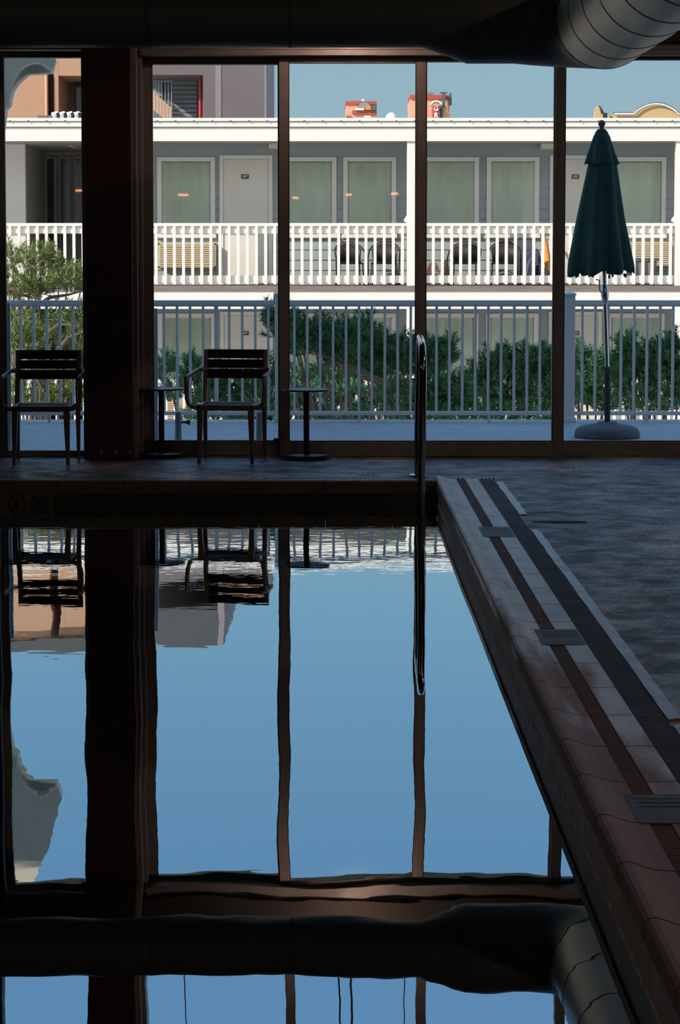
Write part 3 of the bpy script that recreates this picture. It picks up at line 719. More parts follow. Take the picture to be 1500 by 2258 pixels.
def folded(pytop, pybot, prof, nf, seed, hem):
    """drooping folded canopy: prof = [(py, left px, right px)]"""
    r_ = random.Random(seed); seg = 96; vs = []; rows = 26
    ph = [r_.uniform(-.35, .35) for _ in range(nf)]
    for i in range(rows+1):
        t = i/rows; py = pytop+(pybot-pytop)*t
        for (a, b) in zip(prof, prof[1:]):
            if a[0] <= py <= b[0]+1e-6:
                u = (py-a[0])/(b[0]-a[0]); l = a[1]+(b[1]-a[1])*u; rr = a[2]+(b[2]-a[2])*u; break
        c = (l+rr)/2; hw = (rr-l)/2/su
        cw = at(c, py, du)
        for k in range(seg):
            an = 2*math.pi*k/seg
            fold = 1-.22*t*(0.5+0.5*math.cos(nf*an+ph[k*nf//seg]*2))
            z = cw.z
            if i == rows or i == rows-1:
                z += hem*math.cos(nf*an)*(1 if i == rows else .5) + (0.045*math.cos(an) if hem > .01 else 0)*(-1 if False else 1)*0.4
            vs.append((cw.x+hw*fold*math.cos(an)*(1.02), du+hw*.9*fold*math.sin(an), z))
    fs = [(i*seg+k, (i+1)*seg+k, (i+1)*seg+(k+1)%seg, i*seg+(k+1)%seg) for i in range(rows) for k in range(seg)]
    fs.append(tuple(range(seg)))
    return MB().add(vs, fs)
o = folded(290, 602, [(290, 1314, 1340), (362, 1297, 1361), (480, 1271, 1379), (585, 1250, 1401), (602.01, 1250, 1402)], 8, 3, .022)
ob = o.build('canopy', 'umbrella', tag_, smooth=True)
sol = ob.modifiers.new('cloth', 'SOLIDIFY'); sol.thickness = .003
o = folded(285, 361, [(285, 1318, 1336), (300, 1309, 1345), (340, 1294, 1358), (361.01, 1287, 1367)], 8, 5, .008)
ob = o.build('canopy_vent', 'umbrella', tag_, smooth=True)
for k in range(8):
    an = 2*math.pi*k/8+.2; c = up(1326, 604)
    MB().lathe([(.004, -.02), (.009, -.012), (.009, .012)], (c.x+.22*math.cos(an), du+.2*math.sin(an), c.z-.012+.008*math.sin(3*k)), 8).build('rib_tip', 'black', tag_)
c = up(1327.5, 273)
MB().lathe([(.002, -.032), (.014, -.029), (.024, -.02), (.0305, -.006), (.0305, .006), (.024, .02), (.014, .029), (.003, .032)], tuple(c), 20).lathe([(.025, -.065), (.022, -.045), (.015, -.03)], tuple(c), 16).build('finial', 'umb_base', tag_, smooth=True)

# galvanised pipes on the deck
for px0, px1, lab, side in ((386, 400, 'short galvanised pipe with a black hand screw, seen behind the first side table', 1), (565, 580.5, 'short galvanised pipe with a black hand screw, seen under the second chair', 1)):
    dq = 17.2; a = at(px0, 909, dq); b = at(px1, 909, dq); x = (a.x+b.x)/2; r = (b.x-a.x)/2
    t = thing('pipe_stub', lab, 'pipe', (x, dq, ZD), 'pipe stubs on the outdoor deck')
    MB().lathe([(r*1.12, 0), (r, a.z-ZD), (r*.9, a.z-ZD), (r*.9, a.z-ZD-.05)], (x, dq, ZD), 24).build('pipe', 'galv', t, smooth=True)
    zz = Z(931 if px0 < 500 else 922, dq)
    MB().tube([(x+r, dq, zz), (x+r+.035, dq, zz)], .009, 10).tube([(x+r+.035, dq, zz-.0), (x+r+.07, dq, zz)], [.010, .026], 12).build('hand_screw', 'black', t, smooth=True)

# arched canopy of the own building, left
dc = 19.5
poly = [(-130, 905), (4, 905), (7, 300), (8.5, 262), (10, 240), (19, 226), (21, 210), (25, 195), (33, 174), (45, 156), (60, 146), (75, 141), (91, 142), (103, 150), (114, 158)]
pw = [(at(a, b, dc).x, at(a, b, dc).z) for a, b in poly]
for a, b in ((138, 1757), (124, 1800), (103, 1870), (72, 1935), (40, 1985), (-130, 2040)):
    q = refl(a, b, dc); pw.append((q.x, q.z))
ac = thing('arched_canopy', 'pale grey stucco arch with a flared eave at the upper left, outside the narrow window', 'canopy', (pw[0][0], dc, ZD))
MB().prism_y(pw[::-1], dc, dc+.05).build('arch_face', 'canopy', ac)
poly2 = [(-130, 905), (1, 905), (4, 300), (9, 262), (12, 240), (21, 231), (22, 217), (27, 199), (38, 182), (60, 163), (97, 161), (113, 160)]
pw2 = [(at(a, b, dc+.05).x, at(a, b, dc+.05).z) for a, b in poly2]
for a, b in ((137, 1757), (124, 1800), (103, 1870), (72, 1935), (40, 1985), (-130, 2040)):
    q = refl(a-2, b, dc+.05); pw2.append((q.x, q.z))
MB().prism_y(pw2[::-1], dc+.05, dc+.22).build('arch_soffit', 'canopy', ac)
inner = [(at(a, b, dc).x, at(a, b, dc).z) for a, b in poly[3:]]
MB().tube([(x, dc-.005, z) for x, z in inner], .010, 8).build('arch_trim', 'canopy', ac)

# ------------------------------------------------------------------ far building
DWALL = DB+1.5
bl = thing('motel_building', 'two visible floors of a grey sided motel with white balconies across the gap', 'building', (0, DB, -6))
XB0, XB1 = X(-330, DB), X(1900, DB)
def Xb(px, d=DWALL): return at(px, 500, d).x
sd_ = MB(); z = -4.4; bh = 0.193
xs0 = Xb(330)
while z < Z(300, DWALL)+.1:
    for (a, b) in ((xs0, XB1),):
        sd_.hexa([(a,DWALL-.022,z),(b,DWALL-.022,z),(b,DWALL+.1,z),(a,DWALL+.1,z)], [(a,DWALL-.004,z+bh),(b,DWALL-.004,z+bh),(b,DWALL+.1,z+bh),(a,DWALL+.1,z+bh)])
    z += bh
sd_.box(XB0, Xb(10), DWALL, DWALL+.1, -6, Z(300, DWALL))
sd_.box(xs0-.1, XB1, DWALL, DWALL+3, -6, -4.3)
sd_.build('siding_wall', 'siding', bl)
# passage on the left with dark back wall
pb = MB(); DWB = DWALL+3
pb.box(X(-60, DWB), X(420, DWB), DWB, DWB+.1, -6, Z(270, DWB)).box(xs0-.05, xs0+.08, DWALL, DWB, -6, 4.2).build('passage_wall', 'passage', bl)
MB().box(Xb(-330), Xb(57), DWALL-.02, DWALL+.10, -6, Z(305, DWALL)).build('end_wall', 'white', bl)
MB().box(Xb(57)-.14, Xb(57)-.02, DWALL+.1, DWB, -6, Z(312, DWALL)).build('passage_wall', 'passage', bl)
for fl in (0, 1):
    dy = 345*fl
    zz0, zz1 = Z(620+dy, DWB), Z(345+dy, DWB)
    for a, b in ((102, 128), (132, 160), (164, 200)):
        f = MB().box(X(a, DWB), X(b, DWB), DWB-.06, DWB, zz0, zz1).build('window', 'passage', bl, bevel=.01)
        MB().box(X(a, DWB)+.05, X(b, DWB)-.05, DWB-.065, DWB-.055, zz0+.05, zz1-.05).build('pane', 'dark_glass', f)
    dr = MB().box(X(66, DWB), X(93, DWB), DWB-.08, DWB, Z(640+dy, DWB), Z(362+dy, DWB)).build('door', 'recess', bl, bevel=.01)
    MB().box(X(73, DWB), X(78, DWB), DWB-.09, DWB-.075, Z(560+dy, DWB), Z(375+dy, DWB)).build('door_glass', 'bluegrey', dr)
# floors
ZF = {}
for fl in (0, 1, 2):
    dy = 345*fl
    zs = Z(630+dy, DB)
    ZF[fl] = zs
    MB().box(XB0, XB1, DB-.06, DWALL+6, zs-.10, zs).build('balcony_slab', 'slab', bl)
    MB().box(XB0, XB1, DB-.04, DB+.02, zs-.42, zs-.085).build('balcony_fascia', 'white', bl)
    MB().box(XB0, XB1, DB+.02, DWALL+6, zs-.30, zs-.11).build('balcony_soffit', 'soffit', bl)
# roof
z0 = Z(311, DB-.1)
MB().box(XB0, XB1, DB-.10, DB+.02, z0, Z(281.5, DB-.1)).build('fascia', 'white', bl)
MB().box(XB0, XB1, DB-.14, DB+.02, Z(279.5, DB-.14), Z(268.5, DB-.14)).build('fascia', 'white', bl)
MB().box(XB0, XB1, DB-.10, DWALL+8, Z(281, DB-.1), Z(279, DB-.1)+.01).build('roof_deck', 'recess', bl)
MB().box(XB0, XB1, DB-.17, DB+.25, Z(267, DB-.17), Z(260, DB-.17)).box(XB0, XB1, DB+.1, DWALL+8, Z(267, DB), Z(262, DB)).build('drip_edge', 'white', bl)
MB().box(XB0, XB1, DB+.02, DWALL+6, z0+.02, z0+.1).build('roof_soffit', 'soffit', bl)
for i in range(48):
    px = -60+40.6*i
    if -20 < px < 1540:
        p = at(px, 266, DB-.18); MB().box(p.x-.012, p.x+.012, DB-.185, DB-.17, p.z-.01, p.z+.01).build('screw', 'bronze', bl)
def fr_win(a, b, top, bot, fl):
    dy = 345*fl
    d = DWALL-.05
    x0, x1 = at(a, top, d).x, at(b, top, d).x
    z1, z0 = Z(top+dy, d), Z(bot+dy, d)
    t = .085
    f = MB().box(x0, x0+t, d, DWALL, z0, z1).box(x1-t, x1, d, DWALL, z0, z1).box(x0+t, x1-t, d, DWALL, z1-t, z1).box(x0-.02, x1+.02, d-.03, DWALL, z0-.05, z0+.02)
    fo = f.build('window', 'white', bl, bevel=.006)
    e = .02
    MB().box(x0+t, x0+t+e, d+.01, DWALL, z0, z1-t).box(x1-t-e, x1-t, d+.01, DWALL, z0, z1-t).box(x0+t, x1-t, d+.01, DWALL, z1-t-e, z1-t).build('sash', 'door', fo)
    # rippled curtain
    n = 60; r_ = random.Random(int(a)+fl); ph = [r_.uniform(0, 6) for _ in range(3)]
    vs = []; fs = []
    for i in range(n+1):
        u = i/n; xx = x0+t+(x1-x0-2*t)*u
        yy = DWALL-.030+.004*math.sin(23*u+ph[0])+.003*math.sin(51*u+ph[1])
        vs += [(xx, yy, z0), (xx+.03*math.sin(9*u+ph[2])*0, yy+.004*math.sin(15*u+ph[2]), z1-t)]
    for i in range(n): fs.append((2*i, 2*i+2, 2*i+3, 2*i+1))
    MB().add(vs, fs).build('curtain', 'curtain', fo, smooth=True)
    MB().add([(x0+t, DWALL-.040, z0), (x1-t, DWALL-.040, z0), (x1-t, DWALL-.040, z1-t), (x0+t, DWALL-.040, z1-t)], [(0,1,2,3)]).build('pane', 'room_glass', fo)
def fr_door(a, b, top, fl, num):
    dy = 345*fl; d = DWALL-.05
    x0, x1 = at(a, 400, d).x, at(b, 400, d).x; z1 = Z(top+dy, d); z0 = ZF[fl]
    t = .075
    f = MB().box(x0, x0+t, d, DWALL, z0, z1).box(x1-t, x1, d, DWALL, z0, z1).box(x0+t, x1-t, d, DWALL, z1-t, z1).build('door', 'white', bl, bevel=.006)
    MB().box(x0+t+.006, x1-t-.006, DWALL-.035, DWALL, z0+.01, z1-t-.006).build('door_leaf', 'door', f)
    MB().lathe([(.02, -.03), (.03, -.02), (.03, .02), (.02, .03)], (x1-t-.09, DWALL-.07, z0+1.0), 12).build('door_knob', 'galv', f)
    c = at(a+56.5, 389.5+dy, DWALL-.04)
    pl = MB().box(c.x-.068, c.x+.068, DWALL-.048, DWALL-.035, c.z-.040, c.z+.040).build('number_plate', 'black', f)
    cu = bpy.data.curves.new('numerals', 'FONT'); cu.body = num; cu.size = .068; cu.align_x = 'CENTER'; cu.align_y = 'CENTER'; cu.extrude = .001; cu.offset = .0012
    to = bpy.data.objects.new('tmp', cu); C.objects.link(to)
    bpy.context.view_layer.update()
    me = bpy.data.meshes.new_from_object(to.evaluated_get(bpy.context.evaluated_depsgraph_get()))
    bpy.data.objects.remove(to)
    n_ = bpy.data.objects.new('numerals', me); C.objects.link(n_); me.materials.clear(); me.materials.append(M['plate_white'])
    n_.parent = f; n_.location = (Vector((c.x, DWALL-.050, c.z)) - parent_loc(f)); n_.rotation_euler = (math.pi/2, 0, 0)
for fl in (0, 1):
    for a, b in ((346, 474), (625, 742), (757, 874), (943-13, 1057), (1074, 1190), (1342, 1470), (1560, 1680)):
        fr_win(a, b, 346, 519, fl)
    fr_door(484, 601, 342, fl, '307' if fl == 0 else '207')
    fr_door(1213, 1331, 342, fl, '305' if fl == 0 else '205')
    # balcony railing
    dy = 345*fl
    rr = MB().box(XB0, XB1, DB-.05, DB+.05, Z(499+dy, DB), Z(492+dy, DB)).build('balcony_railing', 'white', bl, bevel=.004)
    MB().box(XB0, XB1, DB+.0, DB+.04, Z(515+dy, DB), Z(500+dy, DB)).build('upper_board', 'white', rr)
    MB().box(XB0, XB1, DB+.0, DB+.04, Z(624+dy, DB), Z(607.5+dy, DB)).build('lower_board', 'white', rr)
    xs = [706.6+20.12*k for k in range(-36, 10) ] + [955.8+20.12*k for k in range(-1, 28) if k != -1] + [935.6]
    for px in xs:
        x = at(px, 560, DB-.03).x
        if 210 < px < 325 and fl == 0: continue
        if fl == 1 and px < 0: continue
        MB().box(x-.026, x+.026, DB-.055, DB-.0, Z(627+dy, DB-.03), Z(499+dy, DB-.03)).build('baluster', 'white', rr)
    for px in (318, 907, 1498):
        x = at(px, 500, DB).x
        m_ = MB().box(x-.078, x+.078, DB-.06, DB+.10, ZF[fl], Z(311+dy, DB)-(0 if fl == 0 else -.0))
        m_.prism_y([(x-.078, Z(492+dy, DB)), (x-.13, Z(488+dy, DB)), (x-.13, Z(484+dy, DB)), (x-.078, Z(475+dy, DB))], DB-.04, DB+.1)
        m_.build('porch_post', 'white', bl, bevel=.004)
# lights under the soffits
for px0, px1, ya, yb, lab in ((593, 617, 317, 327, 'cream ceiling light under the motel eave near door 307'), (1194, 1223, 317, 328, 'cream ceiling light under the motel eave near door 305')):
    d = DWALL-.4; a = at(px0, yb, d); b = at(px1, ya, d)
    t = thing('ceiling_light', lab, 'light', ((a.x+b.x)/2, d, b.z), 'balcony ceiling lights')
    MB().box(a.x, b.x, d, d+.3, a.z, b.z+.02).build('light_cover', 'lamp_cream', t, bevel=.02)
    MB().box(a.x, b.x, d, d+.3, b.z+.02, z0+.04).build('light_mount', 'white', t)
d = DWALL+.5; a = at(151, 338, d); b = at(162, 316, d)
t = thing('ceiling_light', 'narrow cream light in the passage left of the wide column', 'light', ((a.x+b.x)/2, d, b.z), 'balcony ceiling lights')
MB().box(a.x, b.x, d, d+1.2, b.z-.06, b.z).build('light_cover', 'lamp_cream', t, bevel=.015)
# air conditioners
def ac_unit(a, b, ya, yb, lab, dy=0):
    dd = DWALL-.20; p = at(a, yb+dy, dd); q = at(b, ya+dy, dd)
    t = thing('air_conditioner', lab, 'air conditioner', ((p.x+q.x)/2, dd, p.z), 'louvred wall air conditioners')
    MB().box(p.x, q.x, dd+.02, DWALL, p.z, q.z).box(p.x, p.x+.03, dd, dd+.03, p.z, q.z).box(q.x-.03, q.x, dd, dd+.03, p.z, q.z).box(p.x, q.x, dd, dd+.03, q.z-.025, q.z).box(p.x, q.x, dd, dd+.03, p.z, p.z+.025).build('casing', 'beige', t)
    g = MB(); n = 10; h = (q.z-p.z-.05)/n
    for i in range(n):
        z = p.z+.025+i*h
        g.hexa([(p.x+.03,dd-.012,z+.0),(q.x-.03,dd-.012,z+.0),(q.x-.03,dd+.02,z+.015),(p.x+.03,dd+.02,z+.015)], [(p.x+.03,dd-.012,z+h*.62),(q.x-.03,dd-.012,z+h*.62),(q.x-.03,dd+.02,z+h*.62+.01),(p.x+.03,dd+.02,z+h*.62+.01)])
    g.build('louvres', 'beige', t)
    g = MB().box(p.x+.03, q.x-.03, dd+.012, dd+.022, p.z+.02, q.z-.02); g.build('grille_back', 'black', t)
ac_unit(349, 476, 537, 590, 'beige louvred air conditioner under the window left of door 307')
ac_unit(1352, 1479, 534, 586, 'beige louvred air conditioner partly hidden by the green umbrella')
ac_unit(349, 476, 537, 590, 'beige louvred air conditioner on the lower floor, glimpsed behind the first side table', 345)

# balcony chairs
def wicker(px, w_, d, rz, label):
    zf = ZF[0]; p = at(px, 600, d)
    t = thing('wicker_armchair', label, 'chair', (0, 0, 0), 'dark wicker armchairs on the motel balcony')
    hw = w_/2; n = 14
    hoop = []
    for i in range(n+1):
        a = math.pi*i/n; hoop.append((-hw*math.cos(a), -.12+.36*math.sin(a)**.7, .56+.24*math.sin(a)**.8))
    pts = [(-hw+.01, -.2, 0), (-hw, -.2, .5)] + hoop + [(hw, -.2, .5), (hw-.01, -.2, 0)]
    MB().tube(pts, .013, 8).build('hoop_frame', 'wicker_frame', t, smooth=True)
    vs = []; fs = []; m_ = 16
    for i in range(m_+1):
        a = math.pi*(.16+.68*i/m_)
        x, y = -hw*.92*math.cos(a), -.12+.33*math.sin(a)**.7
        vs += [(x*.9, y*.85, .42), (x, y, .54+.24*math.sin(a)**.8)]
    for i in range(m_): fs.append((2*i, 2*i+2, 2*i+3, 2*i+1))
    ob = MB().add(vs, fs).build('woven_back', 'wicker', t, smooth=True)
    sl = ob.modifiers.new('weave', 'SOLIDIFY'); sl.thickness = .012
    MB().lathe([(hw*.72, -.03), (hw*.8, -.015), (hw*.8, .01), (hw*.7, .018)], (0, -.03, .42), 24).build('seat', 'wicker', t, smooth=True)
    MB().tube([(-hw*.8, -.24, .40), (hw*.8, -.24, .40)], .012, 8).build('seat_rail', 'wicker_frame', t)
    for sx, sy in ((-1, -1), (1, -1), (-1, 1), (1, 1)):
        MB().tube([(sx*hw*.75, -.03+sy*.18, .41), (sx*hw*.82, -.03+sy*.24, 0)], .012, 8).build('leg', 'wicker_frame', t, smooth=True)
    t.location = (p.x, d, zf); t.rotation_euler = (0, 0, rz)
wicker(771, .56, DB+.75, .15, 'dark wicker balcony chair on the left of the pair beside the porch post')
wicker(848, .58, DB+.75, -.1, 'dark wicker balcony chair nearest the left side of the porch post')
wicker(1026, .60, DB+.75, -.2, 'dark wicker balcony chair right of the brown paper bag')
wicker(1113, .60, DB+.75, -.1, 'dark wicker balcony chair with a dark cover, beside the navy fabric pile')
# soft things on the balcony
def lump(name, pxs, pys, d, m_, label, cat, seed, depth=.25):
    p = at(pxs[0], pys[1], d); q = at(pxs[1], pys[0], d); r_ = random.Random(seed)
    z0 = max(ZF[0], p.z); cx, hw = (p.x+q.x)/2, (q.x-p.x)/2; h = q.z-z0
    vs = []; rows, seg = 9, 22
    for i in range(rows+1):
        u = i/rows; k = (1-u**2.6)**.5 if u < 1 else 0.08
        for j in range(seg):
            a = 2*math.pi*j/seg; f = 1+r_.uniform(-.13, .13)
            sq = 1/max(abs(math.cos(a)), abs(math.sin(a)))**.5
            vs.append((cx+hw*k*f*math.cos(a)*sq*.85, d+depth*k*f*math.sin(a)*sq*.85, z0+h*u*(1+r_.uniform(-.03, .0))))
    fs = [(i*seg+k, i*seg+(k+1)%seg, (i+1)*seg+(k+1)%seg, (i+1)*seg+k) for i in range(rows) for k in range(seg)]
    fs += [tuple(range(seg-1, -1, -1)), tuple(rows*seg+k for k in range(seg))]
    return tag(MB().add(vs, fs).build(name, m_), label, cat)
lump('paper_bag', (938, 972), (575, 624), DB+.40, 'paper', 'crumpled brown paper bag on the motel balcony right of the porch post', 'bag', 1)
lump('cloth_bundle', (976, 992), (570, 624), DB+.32, 'recess', 'dark brown bundle behind the crumpled paper bag', 'bundle', 5)
lump('fabric_pile', (1154, 1176), (556, 624), DB+.36, 'blueg', 'pale blue-grey clothing pile beside the last wicker chair', 'clothes', 2)
lump('fabric_pile', (1172, 1196), (547, 624), DB+.95, 'navy', 'navy blue fabric pile left of the orange rolled umbrella', 'clothes', 3)
lump('storage_box', (1186, 1202), (579, 624), DB+.4, 'blueg', 'small blue box at the foot of the navy fabric pile', 'box', 8, .15)
lump('blanket', (1090, 1140), (528, 560), DB+1.05, 'black', 'black crumpled cover draped over the last wicker chair', 'blanket', 7, .1)
ou = thing('rolled_beach_umbrella', 'orange rolled beach umbrella leaning on the motel wall', 'umbrella', tuple(at(1210, 620, DB+.6)))
a, b = at(1212, 610, DB+.5), at(1200, 518, DB+1.2)
MB().tube([a, a.lerp(b, .2), a.lerp(b, .5), a.lerp(b, .8), b], [.02, .055, .065, .05, .012], 10).build('rolled_cloth', 'orange_w', ou, smooth=True)
MB().tube([a+(a-b)*.15, a], .012, 8).build('pole', 'white', ou)
t = thing('storage_bin', 'grey lidded storage bin under the right air conditioner', 'bin', tuple(at(1425, 620, DB+.6)))
p, q = at(1397, 600, DB+.5), at(1449, 576, DB+.5)
MB().hexa([(p.x+.04,DB+.5,ZF[0]),(q.x-.04,DB+.5,ZF[0]),(q.x-.04,DB+.9,ZF[0]),(p.x+.04,DB+.9,ZF[0])], [(p.x,DB+.48,q.z),(q.x,DB+.48,q.z),(q.x,DB+.92,q.z),(p.x,DB+.92,q.z)]).build('bin_body', 'bin', t, bevel=.01)
MB().box(p.x-.03, q.x+.03, DB+.45, DB+.95, q.z, q.z+.05).build('bin_lid', 'bluegrey', t, bevel=.01)
# rooftop clutter
t = thing('rolled_tarps', 'striped black and white roll lying on the motel roof at the left', 'roof roll', tuple(at(150, 256, DB+3)))
for i in range(9):
    a = at(116+8*i, 257, DB+3); b = at(124+8*i, 257, DB+3)
    MB().tube([(a.x, DB+3, Z(255, DB+3)), (b.x+.02, DB+3+.05, Z(254, DB+3)+.02)], .055 if i % 2 else .065, 10).build('roll', 'white' if i % 2 == 0 else 'black', t, smooth=True)
MB().box(at(83, 257, DB+3).x, at(120, 257, DB+3).x, DB+3, DB+3.2, Z(262, DB+3), Z(254.5, DB+3)).build('roll_board', 'recess', t)
t = thing('roof_dome', 'small pale roof dome just above the motel roof line', 'roof vent', tuple(at(863, 258, DB+6)))
c = at(863, 262, DB+6); MB().lathe([(.12, 0), (.11, .06), (.08, .10), (.03, .13)], tuple(c), 18).build('dome', 'white', t, smooth=True)

# ------------------------------------------------------------------ buildings beyond
def pbox(px0, px1, py0, py1, d, dep, name, m_, parent, **k):
    a = at(px0, py1, d); b = at(px1, py0, d)
    if py1 > 400: a.x = at(px0, 200, d).x; b.x = at(px1, 200, d).x
    return MB().box(a.x, b.x, d, d+dep, a.z, b.z).build(name, m_, parent, **k)
D1 = 60
ob = thing('orange_apartment_building', 'tall orange stucco building behind the motel roof at the far left', 'building', (X(50, D1), D1, -6))
ytop = -78
pbox(-700, 99, ytop, 700, D1, 12, 'wall', 'stucco_orange', ob)
pbox(104, 119, ytop, 700, D1+1.2, 10, 'wall_return', 'recess', ob)
pbox(119, 129, ytop, 700, D1, 12, 'pilaster', 'stucco_orange', ob)
pbox(129, 285, ytop, 167, D1, 12, 'wall', 'stucco_orange', ob)
pbox(129, 285, 167, 700, D1+2.2, 9, 'balcony_recess', 'recess', ob)
pbox(142, 146, 167, 700, D1+2.0, .3, 'mullion', 'recess', ob)
pbox(168, 200, 180, 262, D1+2.05, .2, 'recess_window', 'dark_glass', ob)
pbox(-700, 285, -78, -46, D1-.25, .24, 'roof_band', 'stucco_dark', ob)
a = at(100.5, 0, D1-.1); MB().tube([(a.x, D1-.1, -6), (a.x, D1-.1, Z(160, D1))], .045, 10).build('downpipe', 'peach', ob)
D2 = 56
tb = thing('shade_toned_stair_tower', 'stair tower, shade painted into its taupe walls, with a louvred opening and red pipe behind the motel roof', 'building', (X(450, D2), D2, -6))
pbox(300, 474.5, 92, 165, D2, 8, 'wall', 'stucco_shade_tone', tb)
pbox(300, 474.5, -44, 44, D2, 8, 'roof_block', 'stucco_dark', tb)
pbox(448, 475, 165, 700, D2, 8, 'wall', 'stucco_shade_tone', tb)
pbox(475, 488, -44, 700, D2-.015, 8, 'pilaster', 'stucco_light', tb)
pbox(488, 583, 105, 700, D2, 8, 'wall', 'stucco_shade_tone', tb)
pbox(488, 583, 58, 104.9, D2, 8, 'upper_wall', 'stucco_orange', tb)
pbox(583, 587.5, 62, 700, D2-.015, 8, 'corner_trim', 'stucco_light', tb)
pbox(300, 448, 165, 700, D2+2.5, 5, 'opening_back', 'recess', tb)
pbox(336, 356, 168, 212, D2+2.4, .1, 'opening_window', 'bluegrey', tb)
lv = MB()
for i in range(9):
    a = at(381, 170+10*i, D2+1.6); b = at(434, 177+10*i, D2+1.6); lv.box(a.x, b.x, D2+1.6, D2+1.66, b.z, a.z)
lv.build('louvres', M['bluegrey'], tb)
rlg = MB(); a = at(333, 180, D2+.4); b = at(381, 178, D2+.4); rlg.box(a.x, b.x, D2+.4, D2+.44, a.z, b.z)
for i in range(7):
    q = at(336+7*i, 180, D2+.4); rlg.box(q.x-.012, q.x+.012, D2+.4, D2+.43, q.z-1.0, q.z)
rlg.build('stair_railing', 'bluegrey', tb)
vs = [(at(333, 196, D2+1.2)), (at(378, 238, D2+1.2)), (at(378, 262, D2+1.2)), (at(333, 262, D2+1.2))]
MB().prism_y([(v.x, v.z) for v in vs][::-1], D2+1.2, D2+1.6).build('stair_flight', 'peach', tb)
a = at(441, 165, D2+.6); MB().tube([(a.x, D2+.6, Z(270, D2+.6)), (a.x, D2+.6, Z(168, D2+.6))], .035, 8).tube([(a.x+.09, D2+.6, Z(270, D2+.6)), (a.x+.09, D2+.6, Z(166, D2+.6)), (a.x-.1, D2+.6, Z(166, D2+.6))], .022, 8).build('red_pipe', 'red', tb)
D3 = 120
t = thing('peach_tower', 'peach tower with brick red bands behind the motel roof, left of the sign tower', 'building', (X(796, D3), D3, -6))
pbox(763, 831, 230, 700, D3, 4, 'wall', 'peach', t)
pbox(762, 831.5, 223, 230, D3-.1, 4.2, 'parapet_band', 'brick_red', t)
pbox(777, 831, 243, 251, D3-.15, .3, 'lower_band', 'brick_red', t)
pbox(764, 774, 255, 259, D3-.15, .3, 'lower_band', 'brick_red', t)
ap = [(790, 240)]+[(790+14+14*math.cos(math.pi-math.pi*i/10)*1.0, 239-14*math.sin(math.pi*i/10)) for i in range(11)]+[(818, 240)]
MB().prism_y([(at(x, y, D3-.2).x, at(x, y, D3-.2).z) for x, y in ap][::-1], D3-.2, D3-.05).build('arched_panel', 'bluegrey', t)
pbox(806, 818, 233, 242, D3-.3, .2, 'orange_panel', 'orange_w', t)
pbox(819, 831, 233, 243, D3-.3, .2, 'dark_panel', 'slate', t)
pbox(783, 803, 239, 243, D3-.3, .2, 'pale_ledge', 'white', t)
pbox(803, 818, 255, 259, D3-.3, .2, 'pale_ledge', 'white', t)
pbox(798, 803, 218, 223, D3+.3, .3, 'roof_stub', 'white', t)
t = thing('sign_tower', 'peach tower with red band, roof antennas and a vertical sign reading GR', 'building', (X(966, D3), D3, -6))
pbox(905, 992, 218, 700, D3, 4, 'wall', 'peach', t)
pbox(905, 992.5, 209, 218, D3-.1, 4.2, 'parapet_band', 'brick_red', t)
sg = pbox(954, 970, 233, 263, D3-.5, .4, 'sign_board', 'brick_red', t)
pbox(971, 977, 229, 263, D3-.15, .2, 'dark_panel', 'slate', t)
pbox(976, 982.5, 206, 236, D3-.5, .3, 'antenna', 'slate', t)
pbox(992, 996.5, 205, 232, D3-.2, .3, 'antenna', 'slate', t)
pbox(945, 955, 203, 208, D3+.4, .3, 'antenna', 'galv', t); pbox(971, 986, 203, 205.5, D3+.4, .3, 'antenna', 'slate', t); pbox(976, 979, 205, 209, D3+.4, .3, 'antenna', 'slate', t)
pbox(940, 943, 200, 208, D3+.4, .3, 'antenna', 'galv', t)
arc = [Vector((at(962+13.5*math.cos(math.pi*(.16+.68*i/12)), 0, D3).x, D3-.7, Z(240-15*math.sin(math.pi*(.16+.68*i/12)), D3))) for i in range(13)]
MB().tube(arc, .045, 6).build('sign_arch', 'white', t)
arc2 = [Vector((p.x*1.0, p.y+.05, p.z-.08)) for p in arc]
MB().tube(arc2, .03, 6).build('sign_arch', 'galv', t)
for ch, py in (('G', 239.5), ('R', 254.5)):
    cu = bpy.data.curves.new('letter', 'FONT'); cu.body = ch; cu.size = .36; cu.align_x = 'CENTER'; cu.align_y = 'CENTER'; cu.extrude = .02; cu.offset = .016
    to = bpy.data.objects.new('tmp', cu); C.objects.link(to); bpy.context.view_layer.update()
    me = bpy.data.meshes.new_from_object(to.evaluated_get(bpy.context.evaluated_depsgraph_get())); bpy.data.objects.remove(to)
    n_ = bpy.data.objects.new('sign_letter', me); C.objects.link(n_); me.materials.clear(); me.materials.append(M['plate_white'])
    n_.parent = t; c = at(962, py, D3-.55); n_.location = c-t.location; n_.rotation_euler = (math.pi/2, 0, 0); n_.scale = (.95, 1, 1)
D4 = 80
t = thing('ochre_parapet_building', 'ochre building with a curved dark-edged parapet behind the motel roof at the right', 'building', (X(1440, D4), D4, -6))
out = [(1355, 250), (1399, 250)]+[(1399+(1497-1399)*i/16, 250-22*math.sin(math.pi*i/16)**.8) for i in range(1, 16)]+[(1497, 250), (1600, 250)]
body = [(1355, 700)]+out+[(1600, 700)]
MB().prism_y([(at(x, min(y, 700), D4).x, at(x, y, D4).z) for x, y in body][::-1], D4, D4+5).build('wall', 'ochre', t)
MB().tube([Vector((at(x, y+1.5, D4-.1).x, D4-.1, at(x, y+1.5, D4).z)) for x, y in out], .035, 6).build('parapet_trim', 'white', t)
MB().tube([Vector((at(x, y-.5, D4).x, D4, at(x, y-.5, D4).z)) for x, y in [(1353, 250)]+out], .045, 6).build('parapet_edge', 'slate', t)
